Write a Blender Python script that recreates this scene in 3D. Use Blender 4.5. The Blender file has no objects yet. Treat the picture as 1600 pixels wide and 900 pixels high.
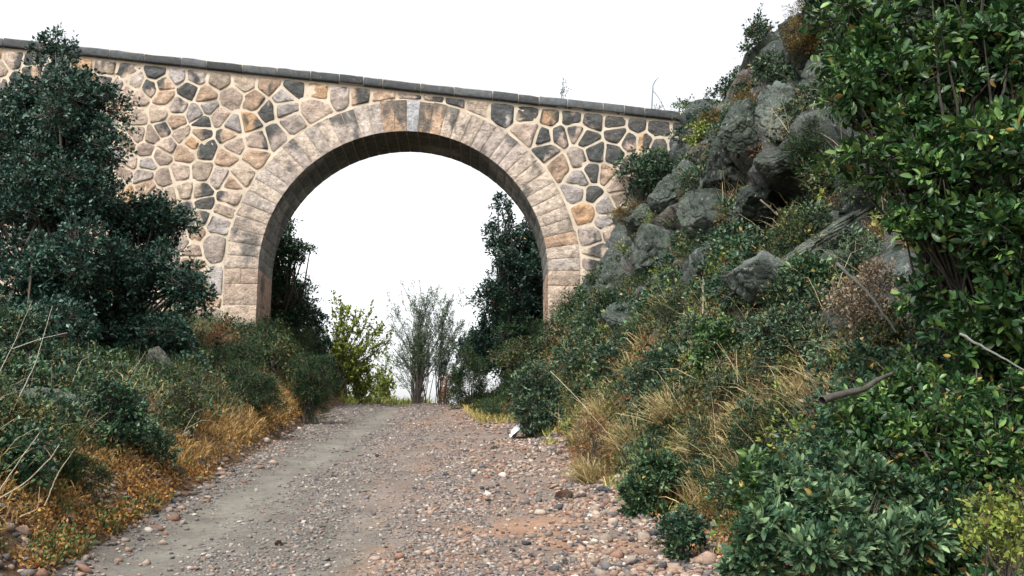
import bpy, math
import numpy as np
from mathutils import Vector
from mathutils.bvhtree import BVHTree

# ------------------------------------------------------------------ camera
S = bpy.context.scene
C = S.collection
F = 1600.0                      # focal length in pixels of the 1600x900 photograph
PITCH = math.atan((735 - 450) / F)
cam_d = bpy.data.cameras.new('camera')
cam = bpy.data.objects.new('camera', cam_d)
C.objects.link(cam)
cam.location = (0, 0, 1.6)
cam.rotation_euler = (math.pi / 2 + PITCH, 0, 0)
cam_d.sensor_width = 36.0
cam_d.lens = 36.0 * F / 1600
cam_d.clip_start = 0.05
cam_d.clip_end = 3000
S.camera = cam

# ------------------------------------------------------------------ light
SUN_EL, SUN_AZ = 52.0, 205.0     # azimuth clockwise from +Y (the viewing direction)
w = bpy.data.worlds.new('World')
S.world = w
w.use_nodes = True
nt = w.node_tree
nt.nodes.clear()
sky = nt.nodes.new('ShaderNodeTexSky')
sky.sky_type = 'NISHITA'
sky.sun_disc = False
sky.sun_elevation = math.radians(SUN_EL)
sky.sun_rotation = math.radians(SUN_AZ)
sky.dust_density = 4.0
sky.air_density = 1.0
sky.ozone_density = 1.0
hs = nt.nodes.new('ShaderNodeHueSaturation')
hs.inputs['Saturation'].default_value = 0.12
bg = nt.nodes.new('ShaderNodeBackground')
bg.inputs['Strength'].default_value = 0.15
wo = nt.nodes.new('ShaderNodeOutputWorld')
nt.links.new(sky.outputs[0], hs.inputs['Color'])
nt.links.new(hs.outputs[0], bg.inputs['Color'])
nt.links.new(bg.outputs[0], wo.inputs[0])

sd = bpy.data.lights.new('sun', 'SUN')
sd.energy = 1.3
sd.angle = math.radians(11)
sd.color = (1.0, 0.96, 0.90)
sun = bpy.data.objects.new('sun', sd)
C.objects.link(sun)
az, el = math.radians(SUN_AZ), math.radians(SUN_EL)
sdir = Vector((math.sin(az) * math.cos(el), math.cos(az) * math.cos(el), math.sin(el)))
sun.rotation_euler = sdir.to_track_quat('Z', 'Y').to_euler()
sun.location = sdir * 50
S.view_settings.view_transform = 'Standard'
S.view_settings.look = 'None'
S.view_settings.exposure = 1.25
S.view_settings.gamma = 1.0

# ------------------------------------------------------------------ numeric helpers
RNG = np.random.default_rng(11)


def _hash(ix, iy, iz, seed):
    h = (ix.astype(np.int64) * 374761393 + iy.astype(np.int64) * 668265263 +
         iz.astype(np.int64) * 2147483647 + seed * 974634777) & 0xFFFFFFFF
    h = ((h ^ (h >> 13)) * 1274126177) & 0xFFFFFFFF
    h = ((h ^ (h >> 15)) * 2246822519) & 0xFFFFFFFF
    return ((h ^ (h >> 16)) & 0xFFFFFF) / float(0xFFFFFF)


def vnoise(x, y, z=None, seed=0):
    x = np.asarray(x, float)
    y = np.asarray(y, float)
    z = np.zeros_like(x) if z is None else np.asarray(z, float)
    ix, iy, iz = np.floor(x), np.floor(y), np.floor(z)
    fx, fy, fz = x - ix, y - iy, z - iz
    fx, fy, fz = [f * f * (3 - 2 * f) for f in (fx, fy, fz)]
    out = 0
    for a in (0, 1):
        for b in (0, 1):
            for c in (0, 1):
                wgt = (fx if a else 1 - fx) * (fy if b else 1 - fy) * (fz if c else 1 - fz)
                out = out + wgt * _hash(ix + a, iy + b, iz + c, seed)
    return out * 2 - 1


def fbm(x, y, z=None, seed=0, octv=4):
    s, a, tot = 0, 1.0, 0.0
    x = np.asarray(x, float); y = np.asarray(y, float)
    z = np.zeros_like(x) if z is None else np.asarray(z, float)
    for o in range(octv):
        s = s + a * vnoise(x * 2 ** o, y * 2 ** o, z * 2 ** o, seed + o * 7)
        tot += a
        a *= 0.5
    return s / tot


def cellnoise(x, y, z, seed=0):
    """distance to nearest / second nearest feature point and the nearest one's random value"""
    ix, iy, iz = np.floor(x), np.floor(y), np.floor(z)
    d1 = np.full(x.shape, 9.0); d2 = np.full(x.shape, 9.0); v = np.zeros(x.shape)
    for a in (-1, 0, 1):
        for b in (-1, 0, 1):
            for c in (-1, 0, 1):
                px = ix + a + _hash(ix + a, iy + b, iz + c, seed)
                py = iy + b + _hash(ix + a, iy + b, iz + c, seed + 1)
                pz = iz + c + _hash(ix + a, iy + b, iz + c, seed + 2)
                d = np.sqrt((px - x) ** 2 + (py - y) ** 2 + (pz - z) ** 2)
                hv = _hash(ix + a, iy + b, iz + c, seed + 3)
                near = d < d1
                d2 = np.where(near, d1, np.minimum(d2, d))
                v = np.where(near, hv, v)
                d1 = np.where(near, d, d1)
    return d1, d2, v


def norm(v):
    return v / np.maximum(np.linalg.norm(v, axis=-1, keepdims=True), 1e-9)


def sstep(a, b, x):
    t = np.clip((x - a) / (b - a), 0, 1)
    return t * t * (3 - 2 * t)


# ------------------------------------------------------------------ mesh helpers
class MB:
    """collects numpy geometry; every vertex carries a colour"""

    def __init__(self):
        self.v, self.c, self.f = [], [], []
        self.n = 0

    def add(self, v, f, c):
        v = np.asarray(v, float).reshape(-1, 3)
        f = np.asarray(f, np.int64)
        c = np.asarray(c, float)
        if c.ndim == 1:
            c = np.tile(c[:3], (len(v), 1))
        self.v.append(v)
        self.c.append(c[:, :3])
        self.f.append(f + self.n)
        self.n += len(v)

    def build(self, name, mat, parent=None, origin=(0, 0, 0), smooth=False):
        me = bpy.data.meshes.new(name)
        if self.n:
            V = np.concatenate(self.v) - np.asarray(origin, float)
            Cc = np.concatenate(self.c)
            me.vertices.add(len(V))
            me.vertices.foreach_set('co', V.astype(np.float32).ravel())
            loops = np.concatenate([f.ravel() for f in self.f]).astype(np.int32)
            sizes = np.concatenate([np.full(len(f), f.shape[1]) for f in self.f])
            starts = np.concatenate([[0], np.cumsum(sizes)[:-1]]).astype(np.int32)
            me.loops.add(len(loops))
            me.loops.foreach_set('vertex_index', loops)
            me.polygons.add(len(sizes))
            me.polygons.foreach_set('loop_start', starts)
            if smooth:
                me.polygons.foreach_set('use_smooth', np.ones(len(sizes), bool))
            me.update(calc_edges=True)
            a = me.color_attributes.new('col', 'FLOAT_COLOR', 'POINT')
            a.data.foreach_set('color', np.hstack([Cc, np.ones((len(Cc), 1))]).astype(np.float32).ravel())
        me.materials.append(mat)
        o = bpy.data.objects.new(name, me)
        C.objects.link(o)
        if parent is not None:
            o.parent = parent
        else:
            o.location = origin
        return o


def thing(name, label, cat, loc=(0, 0, 0), group=None):
    o = bpy.data.objects.new(name, None)
    o.empty_display_size = 0.2
    o.location = tuple(float(q) for q in loc)
    C.objects.link(o)
    return tag(o, label, cat, group)


def tag(o, label, cat, group=None, kind=None):
    if label:
        o['label'] = label
    if cat:
        o['category'] = cat
    if group:
        o['group'] = group
    if kind:
        o['kind'] = kind
    return o


def tube(mb, pts, rad, col, sides=6):
    pts = np.asarray(pts, float)
    n = len(pts)
    rad = np.broadcast_to(np.asarray(rad, float), (n,))
    tan = norm(np.gradient(pts, axis=0))
    ref = np.array([0.3, 0.2, 1.0]) if abs(tan[0][2]) < 0.8 else np.array([1.0, 0.1, 0])
    a = norm(np.cross(tan, ref))
    b = np.cross(tan, a)
    ang = np.linspace(0, 2 * np.pi, sides, endpoint=False)
    ring = pts[:, None] + rad[:, None, None] * (np.cos(ang)[None, :, None] * a[:, None] + np.sin(ang)[None, :, None] * b[:, None])
    v = ring.reshape(-1, 3)
    i, j = np.meshgrid(np.arange(n - 1), np.arange(sides), indexing='ij')
    j2 = (j + 1) % sides
    f = np.stack([i * sides + j, i * sides + j2, (i + 1) * sides + j2, (i + 1) * sides + j], -1).reshape(-1, 4)
    mb.add(v, f, col)


def sticks(mb, A, B, ra, rb, col):
    """many straight three-sided twigs at once"""
    A = np.asarray(A, float); B = np.asarray(B, float)
    n = len(A)
    if n == 0:
        return
    t = norm(B - A)
    ref = np.where(np.abs(t[:, 2:3]) < 0.8, np.array([[0, 0, 1.0]]), np.array([[1.0, 0, 0]]))
    a = norm(np.cross(t, ref)); b = np.cross(t, a)
    ra = np.broadcast_to(ra, (n,)); rb = np.broadcast_to(rb, (n,))
    vs = []
    for P, r in ((A, ra), (B, rb)):
        for k in range(3):
            g = 2 * math.pi * k / 3
            vs.append(P + r[:, None] * (math.cos(g) * a + math.sin(g) * b))
    v = np.stack(vs, 1).reshape(-1, 3)
    base = (np.arange(n) * 6)[:, None]
    f = np.concatenate([base + np.array([[k, (k + 1) % 3, 3 + (k + 1) % 3, 3 + k]]) for k in range(3)])
    col = np.asarray(col, float)
    if col.ndim == 2:
        col = np.repeat(col, 6, 0)
    mb.add(v, f, col)


LEAF4 = (np.array([[0, 0, 0], [.45, .5, .12], [1, 0, 0], [.45, -.5, .12]]), np.array([[0, 3, 2], [0, 2, 1]]))
LEAF8 = (np.array([[0, 0, 0], [.28, .40, .07], [.62, .50, .09], [.88, .26, .0], [1, 0, -.05],
                   [.88, -.26, .0], [.62, -.5, .09], [.28, -.40, .07], [.5, 0, 0]]),
         np.array([[0, 8, 1], [1, 8, 2], [2, 8, 3], [3, 8, 4], [4, 8, 5], [5, 8, 6], [6, 8, 7], [7, 8, 0]]))


def add_leaves(mb, P, D, L, W, col, rng, shape=LEAF4, upbias=0.6):
    """leaf at P growing along D"""
    n = len(P)
    if n == 0:
        return
    D = norm(D)
    up = norm(np.array([0, 0, upbias]) + rng.normal(0, .55, (n, 3)))
    s = norm(np.cross(up, D))
    u = np.cross(D, s)
    T, fc = shape
    L = np.broadcast_to(L, (n,))[:, None, None]
    Wd = np.broadcast_to(W, (n,))[:, None, None]
    v = P[:, None] + D[:, None] * T[None, :, 0:1] * L + s[:, None] * T[None, :, 1:2] * Wd + u[:, None] * T[None, :, 2:3] * L
    m = len(T)
    f = ((np.arange(n) * m)[:, None, None] + fc[None]).reshape(-1, 3)
    mb.add(v.reshape(-1, 3), f, np.repeat(col, m, 0))


# ------------------------------------------------------------------ materials
def col_mat(name, rough=0.8, spec=0.3, nscale=6.0, namt=0.35, bump=0.0, bscale=30.0, transl=0.0, extra=None, bdist=0.02):
    m = bpy.data.materials.new(name)
    m.use_nodes = True
    t = m.node_tree
    N, L = t.nodes, t.links
    p = N['Principled BSDF']
    p.inputs['Roughness'].default_value = rough
    p.inputs['Specular IOR Level'].default_value = spec
    at = N.new('ShaderNodeAttribute'); at.attribute_name = 'col'
    tc = N.new('ShaderNodeTexCoord')
    no = N.new('ShaderNodeTexNoise')
    no.inputs['Scale'].default_value = nscale
    no.inputs['Detail'].default_value = 6
    no.inputs['Roughness'].default_value = 0.65
    L.new(tc.outputs['Object'], no.inputs['Vector'])
    mr = N.new('ShaderNodeMapRange')
    mr.inputs['From Min'].default_value = 0.3
    mr.inputs['From Max'].default_value = 0.7
    mr.inputs['To Min'].default_value = 1 - namt
    mr.inputs['To Max'].default_value = 1 + namt
    L.new(no.outputs['Fac'], mr.inputs['Value'])
    mx = N.new('ShaderNodeVectorMath'); mx.operation = 'SCALE'
    L.new(at.outputs['Color'], mx.inputs[0])
    L.new(mr.outputs[0], mx.inputs['Scale'])
    out = mx.outputs[0]
    if extra:
        out = extra(N, L, tc, out)
    L.new(out, p.inputs['Base Color'])
    if bump:
        b1 = N.new('ShaderNodeTexNoise')
        b1.inputs['Scale'].default_value = bscale
        b1.inputs['Detail'].default_value = 8
        b1.inputs['Roughness'].default_value = 0.7
        L.new(tc.outputs['Object'], b1.inputs['Vector'])
        bp = N.new('ShaderNodeBump')
        bp.inputs['Strength'].default_value = bump
        bp.inputs['Distance'].default_value = bdist
        L.new(b1.outputs['Fac'], bp.inputs['Height'])
        L.new(bp.outputs[0], p.inputs['Normal'])
    if transl:
        tr = N.new('ShaderNodeBsdfTranslucent')
        L.new(out, tr.inputs['Color'])
        ms = N.new('ShaderNodeMixShader')
        ms.inputs[0].default_value = transl
        L.new(p.outputs[0], ms.inputs[1]); L.new(tr.outputs[0], ms.inputs[2])
        L.new(ms.outputs[0], N['Material Output'].inputs['Surface'])
    return m


def speckle(scale, lo, hi, color, amt):
    """blotches of another colour (lichen, grit)"""
    def fn(N, L, tc, src):
        n = N.new('ShaderNodeTexNoise')
        n.inputs['Scale'].default_value = scale
        n.inputs['Detail'].default_value = 7
        n.inputs['Roughness'].default_value = 0.75
        L.new(tc.outputs['Object'], n.inputs['Vector'])
        r = N.new('ShaderNodeMapRange')
        r.inputs['From Min'].default_value = lo
        r.inputs['From Max'].default_value = hi
        r.inputs['To Max'].default_value = amt
        L.new(n.outputs['Fac'], r.inputs['Value'])
        mix = N.new('ShaderNodeMix'); mix.data_type = 'RGBA'
        L.new(r.outputs[0], mix.inputs['Factor'])
        L.new(src, mix.inputs['A'])
        mix.inputs['B'].default_value = (*color, 1)
        return mix.outputs['Result']
    return fn


def chain(*fns):
    def fn(N, L, tc, src):
        for g in fns:
            src = g(N, L, tc, src)
        return src
    return fn


M_STONE = col_mat('masonry_stone', 0.92, 0.15, 5, 0.42, 1.0, 8, extra=chain(
    speckle(6, .54, .66, (.15, .125, .11), .6), speckle(19, .59, .66, (.060, .052, .048), .75), speckle(15, .60, .67, (.50, .44, .38), .55)), bdist=.10)
M_MORTAR = col_mat('lime_mortar', 0.95, 0.1, 3, 0.22, 0.5, 22, extra=chain(speckle(2.2, .55, .72, (.42, .27, .17), .5), speckle(12, .58, .68, (.30, .26, .22), .5)))
M_COPING = col_mat('blackened_coping_stone', 0.9, 0.2, 8, 0.35, 0.6, 25, extra=chain(speckle(5, .58, .70, (.18, .16, .14), .6), speckle(20, .60, .68, (.25, .24, .22), .5)))
M_ROCK = col_mat('lichen_rock', 0.92, 0.15, 3, 0.38, 1.0, 7, extra=chain(
    speckle(3.5, .52, .62, (.028, .036, .030), .85), speckle(1.2, .52, .66, (.05, .065, .035), .7), speckle(11, .58, .66, (.30, .31, .29), .75)), bdist=.12)
M_GROUND = col_mat('earth', 0.95, 0.1, 5, 0.4, 0.8, 12, extra=speckle(14, .56, .68, (.05, .04, .03), .5), bdist=.05)
M_ROAD = col_mat('gravel_dirt', 0.92, 0.15, 14, 0.25, 0.7, 45, extra=chain(
    speckle(38, .57, .66, (.26, .235, .21), .5), speckle(30, .58, .68, (.035, .033, .033), .7)), bdist=.03)
M_PEBBLE = col_mat('pebble', 0.85, 0.25, 25, 0.25, 0.3, 60)
M_LEAF = col_mat('leaf_dull', 0.6, 0.2, 1.3, 0.3, transl=0.08)
M_LEAFG = col_mat('leaf_glossy', 0.42, 0.35, 1.2, 0.3, transl=0.08)
M_DRY = col_mat('dry_leaf', 0.8, 0.15, 1.5, 0.25, transl=0.2)
M_BARK = col_mat('bark', 0.9, 0.15, 9, 0.35, 0.8, 30)
M_METAL = col_mat('painted_steel', 0.5, 0.5, 9, 0.15)
M_PLASTIC = col_mat('white_sheet', 0.55, 0.4, 4, 0.12)


# ------------------------------------------------------------------ terrain
ys = np.concatenate([np.arange(-60, 2, 3.0), np.arange(3, 42, 0.13), np.arange(42, 70, 1.0), np.arange(70, 520, 15.0)])
ss = np.concatenate([np.arange(-300, -30, 15.0), np.arange(-30, -9.4, 0.9), np.arange(-9, -2.5, 0.13),
                     np.linspace(-2.45, 2.45, 50), np.arange(2.56, 13, 0.10), np.arange(13.2, 30, 0.7), np.arange(31, 301, 15.0)])
_yy = np.arange(-60, 521, 0.5)
_sl = np.interp(_yy, [-60, -5, 0, 32.5, 36.5, 44, 140, 180, 520], [0.0, 0.05, .11, .112, 0.0, -.16, -.12, 0, 0])
_zz = np.cumsum(_sl) * 0.5
_zz -= np.interp(0, _yy, _zz)


def road_z(y):
    return np.interp(y, _yy, _zz)


def road_x(y):
    return -0.25 - 0.087 * np.clip(y, -60, 60)


SG, YG = np.meshgrid(ss, ys, indexing='ij')
TL = np.clip(-SG - 2.45, 0, None)
TR = np.clip(SG - 2.45, 0, None)
bl = 2.6 * (1 - np.exp(-(TL ** 1.25) / 1.2)) + 0.05 * np.minimum(TL, 40)
bl = bl * (1 - 0.75 * sstep(35, 44, YG)) * np.interp(YG, [8, 16, 22, 28], [.55, .5, .62, .95])
br = np.interp(TR, [0, .5, 1.35, 5.3, 8, 12, 20, 300], [0, .28, 1.8, 8.2, 10.4, 12, 13, 13])
br = br * (1 - 0.45 * sstep(30, 38, YG)) * (1 - 0.5 * sstep(36, 60, YG)) * np.interp(YG, [5, 8, 13.5], [.45, .55, 1])
near = sstep(-30, 2, YG)
ZG = road_z(YG) + bl * near + br * (0.4 + 0.6 * near)
XG = road_x(YG) + SG
off = 1 - np.exp(-(TL + TR) / 0.8)
ZG += off * 0.28 * fbm(XG / 2.2, YG / 2.2, seed=3)
# two wheel tracks pressed into the road, gravel left standing between them
tpar = (YG - 8) / 15.0
trk_l = SG - (-1.95 + .85 * tpar)
trk_r = SG - (-.42 + 1.0 * tpar)
onroad = (1 - sstep(2.0, 2.45, np.abs(SG)))
wig = 0.12 * fbm(YG / 2.5, SG * 0, seed=5)
TRK = np.maximum(np.exp(-((trk_l + wig) / .42) ** 2), .75 * np.exp(-((trk_r + wig) / .30) ** 2) * (0.35 + 0.65 * sstep(-.1, .25, fbm(XG / 1.3, YG / 2.3, seed=9))))
TRK *= onroad
ZG += -0.045 * TRK + onroad * (0.03 * fbm(XG / .8, YG / .8, seed=6) + 0.05 * fbm(XG / 2.5, YG / 2.5, seed=16))
# rock face on the right: pushed in and out in blocks
cl = sstep(1.5, 2.6, TR) * sstep(3, 8, YG) * (1 - sstep(36, 42, YG)) * (1 - sstep(9, 13, TR))
d1, d2, cv = cellnoise(XG / 1.5 + .3 * fbm(XG, YG, seed=8), YG / 1.9, ZG / 1.3, seed=21)
e1, e2, ev = cellnoise(XG / .55, YG / .6, ZG / .5, seed=31)
push = 1.1 * (cv - .5) - .55 * np.exp(-(d2 - d1) / .12) + .28 * (ev - .5) - .18 * np.exp(-(e2 - e1) / .1) + .35 * fbm(XG / .8, YG / .8, ZG / .8, seed=12)
XG = XG - push * cl * 0.72
YG2 = YG - push * cl * 0.35
ZG = ZG + push * cl * 0.35

NS, NY = SG.shape
TV = np.stack([XG, YG2, ZG], -1)


def sample(s, y):
    """terrain point(s) for road-side coordinates"""
    i = np.clip(np.interp(s, ss, np.arange(NS)), 0, NS - 1.001)
    j = np.clip(np.interp(y, ys, np.arange(NY)), 0, NY - 1.001)
    i0, j0 = i.astype(int), j.astype(int)
    a, b = (i - i0)[:, None], (j - j0)[:, None]
    A, B, Cc, D = TV[i0, j0], TV[i0 + 1, j0], TV[i0, j0 + 1], TV[i0 + 1, j0 + 1]
    P = A * (1 - a) * (1 - b) + B * a * (1 - b) + Cc * (1 - a) * b + D * a * b
    n = norm(np.cross(B - A, Cc - A))
    return P, n


ii, jj = np.meshgrid(np.arange(NS - 1), np.arange(NY - 1), indexing='ij')
QF = np.stack([ii * NY + jj, (ii + 1) * NY + jj, (ii + 1) * NY + jj + 1, ii * NY + jj + 1], -1).reshape(-1, 4)
QT = [tuple(q) for q in QF.tolist()]
bvh = BVHTree.FromPolygons(TV.reshape(-1, 3).tolist(), QT)
CAM = Vector((0, 0, 1.6))
cp, sp = math.cos(PITCH), math.sin(PITCH)


def ray(px, py):
    a, b = (px - 800) / F, (450 - py) / F
    v = np.array([a, cp - b * sp, sp + b * cp])
    return v / v[1]                      # scaled so that Y = 1


def at(px, py, d):
    """world point seen at that pixel of the photograph, d metres ahead"""
    return np.array([0, 0, 1.6]) + ray(px, py) * d


# two hollows eroded into the cliff
for (px_, py_, rr_, dp_) in ((1240, 300, (.62, .6, .26), 1.5), (1085, 368, (.5, .6, .2), 1.3), (1135, 460, (.25, .4, .4), .8)):
    h_ = bvh.ray_cast(CAM, Vector(ray(px_, py_)))
    if h_[0] is not None:
        q_ = (TV - np.array(h_[0])) / np.array(rr_)
        TV += np.exp(-(q_ ** 2).sum(-1) ** 2)[..., None] * np.array([.35, .9, -.1]) * dp_
bvh = BVHTree.FromPolygons(TV.reshape(-1, 3).tolist(), QT)
smid = ((ss[:-1] + ss[1:]) / 2)[ii].ravel()
ymid = ((ys[:-1] + ys[1:]) / 2)[jj].ravel()
FV = TV.reshape(-1, 3)
# surface colours: dust, gravel, red earth, litter, rock
n1 = fbm(XG / 1.1, YG / 1.6, seed=41)
n2 = fbm(XG / .45, YG / .6, seed=42)
grey = np.array([.125, .115, .10]); dust = np.array([.17, .158, .135]); grav = np.array([.165, .13, .11])
redd = np.array([.24, .145, .095]); soil = np.array([.10, .065, .038]); rock = np.array([.060, .070, .064]); dark = np.array([.085, .085, .082])
RC = np.ones(TV.shape) * grav


def mixc(base, col, m):
    return base * (1 - m[..., None]) + np.asarray(col) * m[..., None]


RC = mixc(RC, grey, sstep(-.1, .5, -SG * .35 + n1 * .5 + .1))
RC = mixc(RC, redd, sstep(.10, .32, n1 + .4 * n2) * sstep(-.6, .2, SG) * .85)
RC = mixc(RC, dark, sstep(.22, .4, fbm(XG / 1.3, YG / .9, seed=44)) * sstep(.2, 1.2, SG) * (1 - sstep(8.5, 13, YG)) * .9)
RC = mixc(RC, dust, np.clip(TRK * 1.3 - .25, 0, 1) * .9 * np.clip(.75 + .6 * n2, 0, 1))
RC = RC * (1 + .35 * fbm(XG / .25, YG / .35, seed=49))[..., None]
GC = np.ones(TV.shape) * soil
GC = mixc(GC, [.16, .10, .055], sstep(0, .4, n1) * (1 - sstep(.5, 1.8, TL + TR)))
HC = np.ones(TV.shape) * rock
HC = mixc(HC, [.11, .09, .075], sstep(.1, .5, fbm(XG / 1.8, YG / 1.8, ZG / 1.8, seed=47)))
HC = mixc(HC, [.14, .155, .15], sstep(.15, .5, fbm(XG / .9, YG / .9, ZG / .9, seed=48)))
isroad = np.abs(smid) < 2.45
ishill = (smid > 3.9) & (ymid > 2) & (ymid < 60) & (smid < 30)
for nm, sel, mt, cols in (('dirt_road', isroad, M_ROAD, RC), ('ground', ~isroad & ~ishill, M_GROUND, GC), ('hillside', ishill, M_ROCK, HC)):
    q = QF[sel]
    used, inv = np.unique(q, return_inverse=True)
    mb = MB()
    mb.add(FV[used], inv.reshape(-1, 4), cols.reshape(-1, 3)[used])
    tag(mb.build(nm, mt, smooth=(nm != 'hillside')), None, None, kind='structure')
def hit(px, py):
    h = bvh.ray_cast(CAM, Vector(ray(px, py)))
    return None if h[0] is None else np.array(h[0])


def ground(x, y):
    h = bvh.ray_cast(Vector((x, y, 60)), Vector((0, 0, -1)))
    return h[0].z if h[0] is not None else 0.0


# ------------------------------------------------------------------ the bridge
ALPHA = math.atan(.0375)
BU = np.array([math.cos(ALPHA), math.sin(ALPHA), 0])
BN = np.array([math.sin(ALPHA), -math.cos(ALPHA), 0])
BO = np.array([0, 28.0, 0])
DEPTH = 1.9


def w2(u, z, out=0.0):
    u = np.asarray(u, float); z = np.asarray(z, float); out = np.broadcast_to(out, u.shape)
    return BO + u[..., None] * BU + out[..., None] * BN + z[..., None] * np.array([0, 0, 1.0])


def wpix(px, py):
    r = ray(px, py)
    n = BN
    t = np.dot(BO - np.array([0, 0, 1.6]), n) / np.dot(r, n)
    p = np.array([0, 0, 1.6]) + r * t
    return float(np.dot(p - BO, BU)), float(p[2])


UL, ZC0 = wpix(403, 432)
UR, ZC1 = wpix(856, 432)
UC, ZC = (UL + UR) / 2, (ZC0 + ZC1) / 2
RI = (UR - UL) / 2
ZC = wpix(625, 205)[1] - RI
RE = RI + 0.9
cop_px = [(-420, 14), (0, 60), (170, 77), (320, 95), (475, 112), (640, 127), (800, 147), (950, 163), (1095, 179), (1300, 206)]
cop = np.array([wpix(x, y) for x, y in cop_px])
cop[:, 1] = np.polyval(np.polyfit(cop[1:-1, 0], cop[1:-1, 1], 2), cop[:, 0])


COPF = np.polyfit(cop[:, 0], cop[:, 1], 2)


def cop_z(u):
    return np.polyval(COPF, u)


CT = 0.28                           # coping thickness
UMIN, UMAX = cop[0, 0] - 3, cop[-1, 0]
ZB = 1.5
bridge = thing('stone_bridge', 'tall rubble stone bridge with one round arch spanning the gravel track', 'bridge', w2(np.array(UC), np.array(ZB)))
bo = np.array(bridge.location)

# the mass of the wall behind the facing stones
mb = MB()
us = np.unique(np.concatenate([np.linspace(UMIN, UC - RI, 40), UC - RI * np.cos(np.linspace(0, np.pi, 73)), np.linspace(UC + RI, UMAX, 30)]))
zt = cop_z(us) - CT + 0.01
inside = np.abs(us - UC) < RI - 1e-6
zb = np.where(inside, ZC + np.sqrt(np.clip(RI ** 2 - (us - UC) ** 2, 0, None)), ZB)
mort = np.array([.47, .40, .31])
for k in range(len(us) - 1):
    a, b = k, k + 1
    za, zb_ = zb[a], zb[b]
    if not (inside[a] or inside[b]):
        za = zb_ = ZB
    elif not inside[a]:
        za = ZC
    elif not inside[b]:
        zb_ = ZC
    nr = 6
    fa = np.linspace(za, zt[a], nr); fb = np.linspace(zb_, zt[b], nr)
    for out in (0.0, -DEPTH):
        v = np.concatenate([w2(np.full(nr, us[a]), fa, out), w2(np.full(nr, us[b]), fb, out)])
        f = [[r, nr + r, nr + r + 1, r + 1] for r in range(nr - 1)]
        mb.add(v, f, mort)
    # top
    mb.add(np.array([w2(us[a], zt[a], 0), w2(us[b], zt[b], 0), w2(us[b], zt[b], -DEPTH), w2(us[a], zt[a], -DEPTH)]), [[0, 1, 2, 3]], mort)
mb.build('mortar_wall', M_MORTAR, bridge, bo)

# --- facing stones: irregular cells, each a domed rough face
rs = np.random.default_rng(5)
seeds = []
for u in np.arange(UMIN + .4, UMAX - .3, .66):
    uu = u + rs.uniform(-.13, .13)
    seeds.append((uu, cop_z(uu) - CT - .25 + rs.uniform(-.04, .04)))
for rr in (RE + .42,):
    for a in np.arange(0.05, math.pi, .135):
        g = a + rs.uniform(-.03, .03)
        p = (UC + rr * math.cos(g), ZC + rr * math.sin(g))
        if p[1] < cop_z(p[0]) - CT - .62:
            seeds.append(p)
tries = 0
mind = []
while tries < 30000:
    tries += 1
    u = rs.uniform(UMIN, UMAX); z = rs.uniform(ZB + .2, 14)
    if z > cop_z(u) - CT - .55:
        continue
    if (z > ZC and math.hypot(u - UC, z - ZC) < RE + .3) or (z <= ZC and abs(u - UC) < RE + .3):
        continue
    arr = np.array(seeds)
    dd = np.hypot((arr[:, 0] - u) / 1.12, arr[:, 1] - z)
    lim = rs.choice([.30, .46, .58, .68], p=[.16, .32, .34, .18])
    if dd.min() > lim:
        seeds.append((u, z))
seeds = np.array(seeds)


def clip(poly, nx, nz, c):
    """keep nx*u + nz*z <= c"""
    out = []
    m = len(poly)
    for i in range(m):
        p, q = poly[i], poly[(i + 1) % m]
        dp, dq = nx * p[0] + nz * p[1] - c, nx * q[0] + nz * q[1] - c
        if dp <= 0:
            out.append(p)
        if (dp < 0 < dq) or (dq < 0 < dp):
            t = dp / (dp - dq)
            out.append((p[0] + t * (q[0] - p[0]), p[1] + t * (q[1] - p[1])))
    return out


PAL = np.array([[.43, .34, .275], [.40, .335, .29], [.45, .36, .28], [.36, .325, .30], [.46, .33, .235], [.41, .32, .26]])


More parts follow.
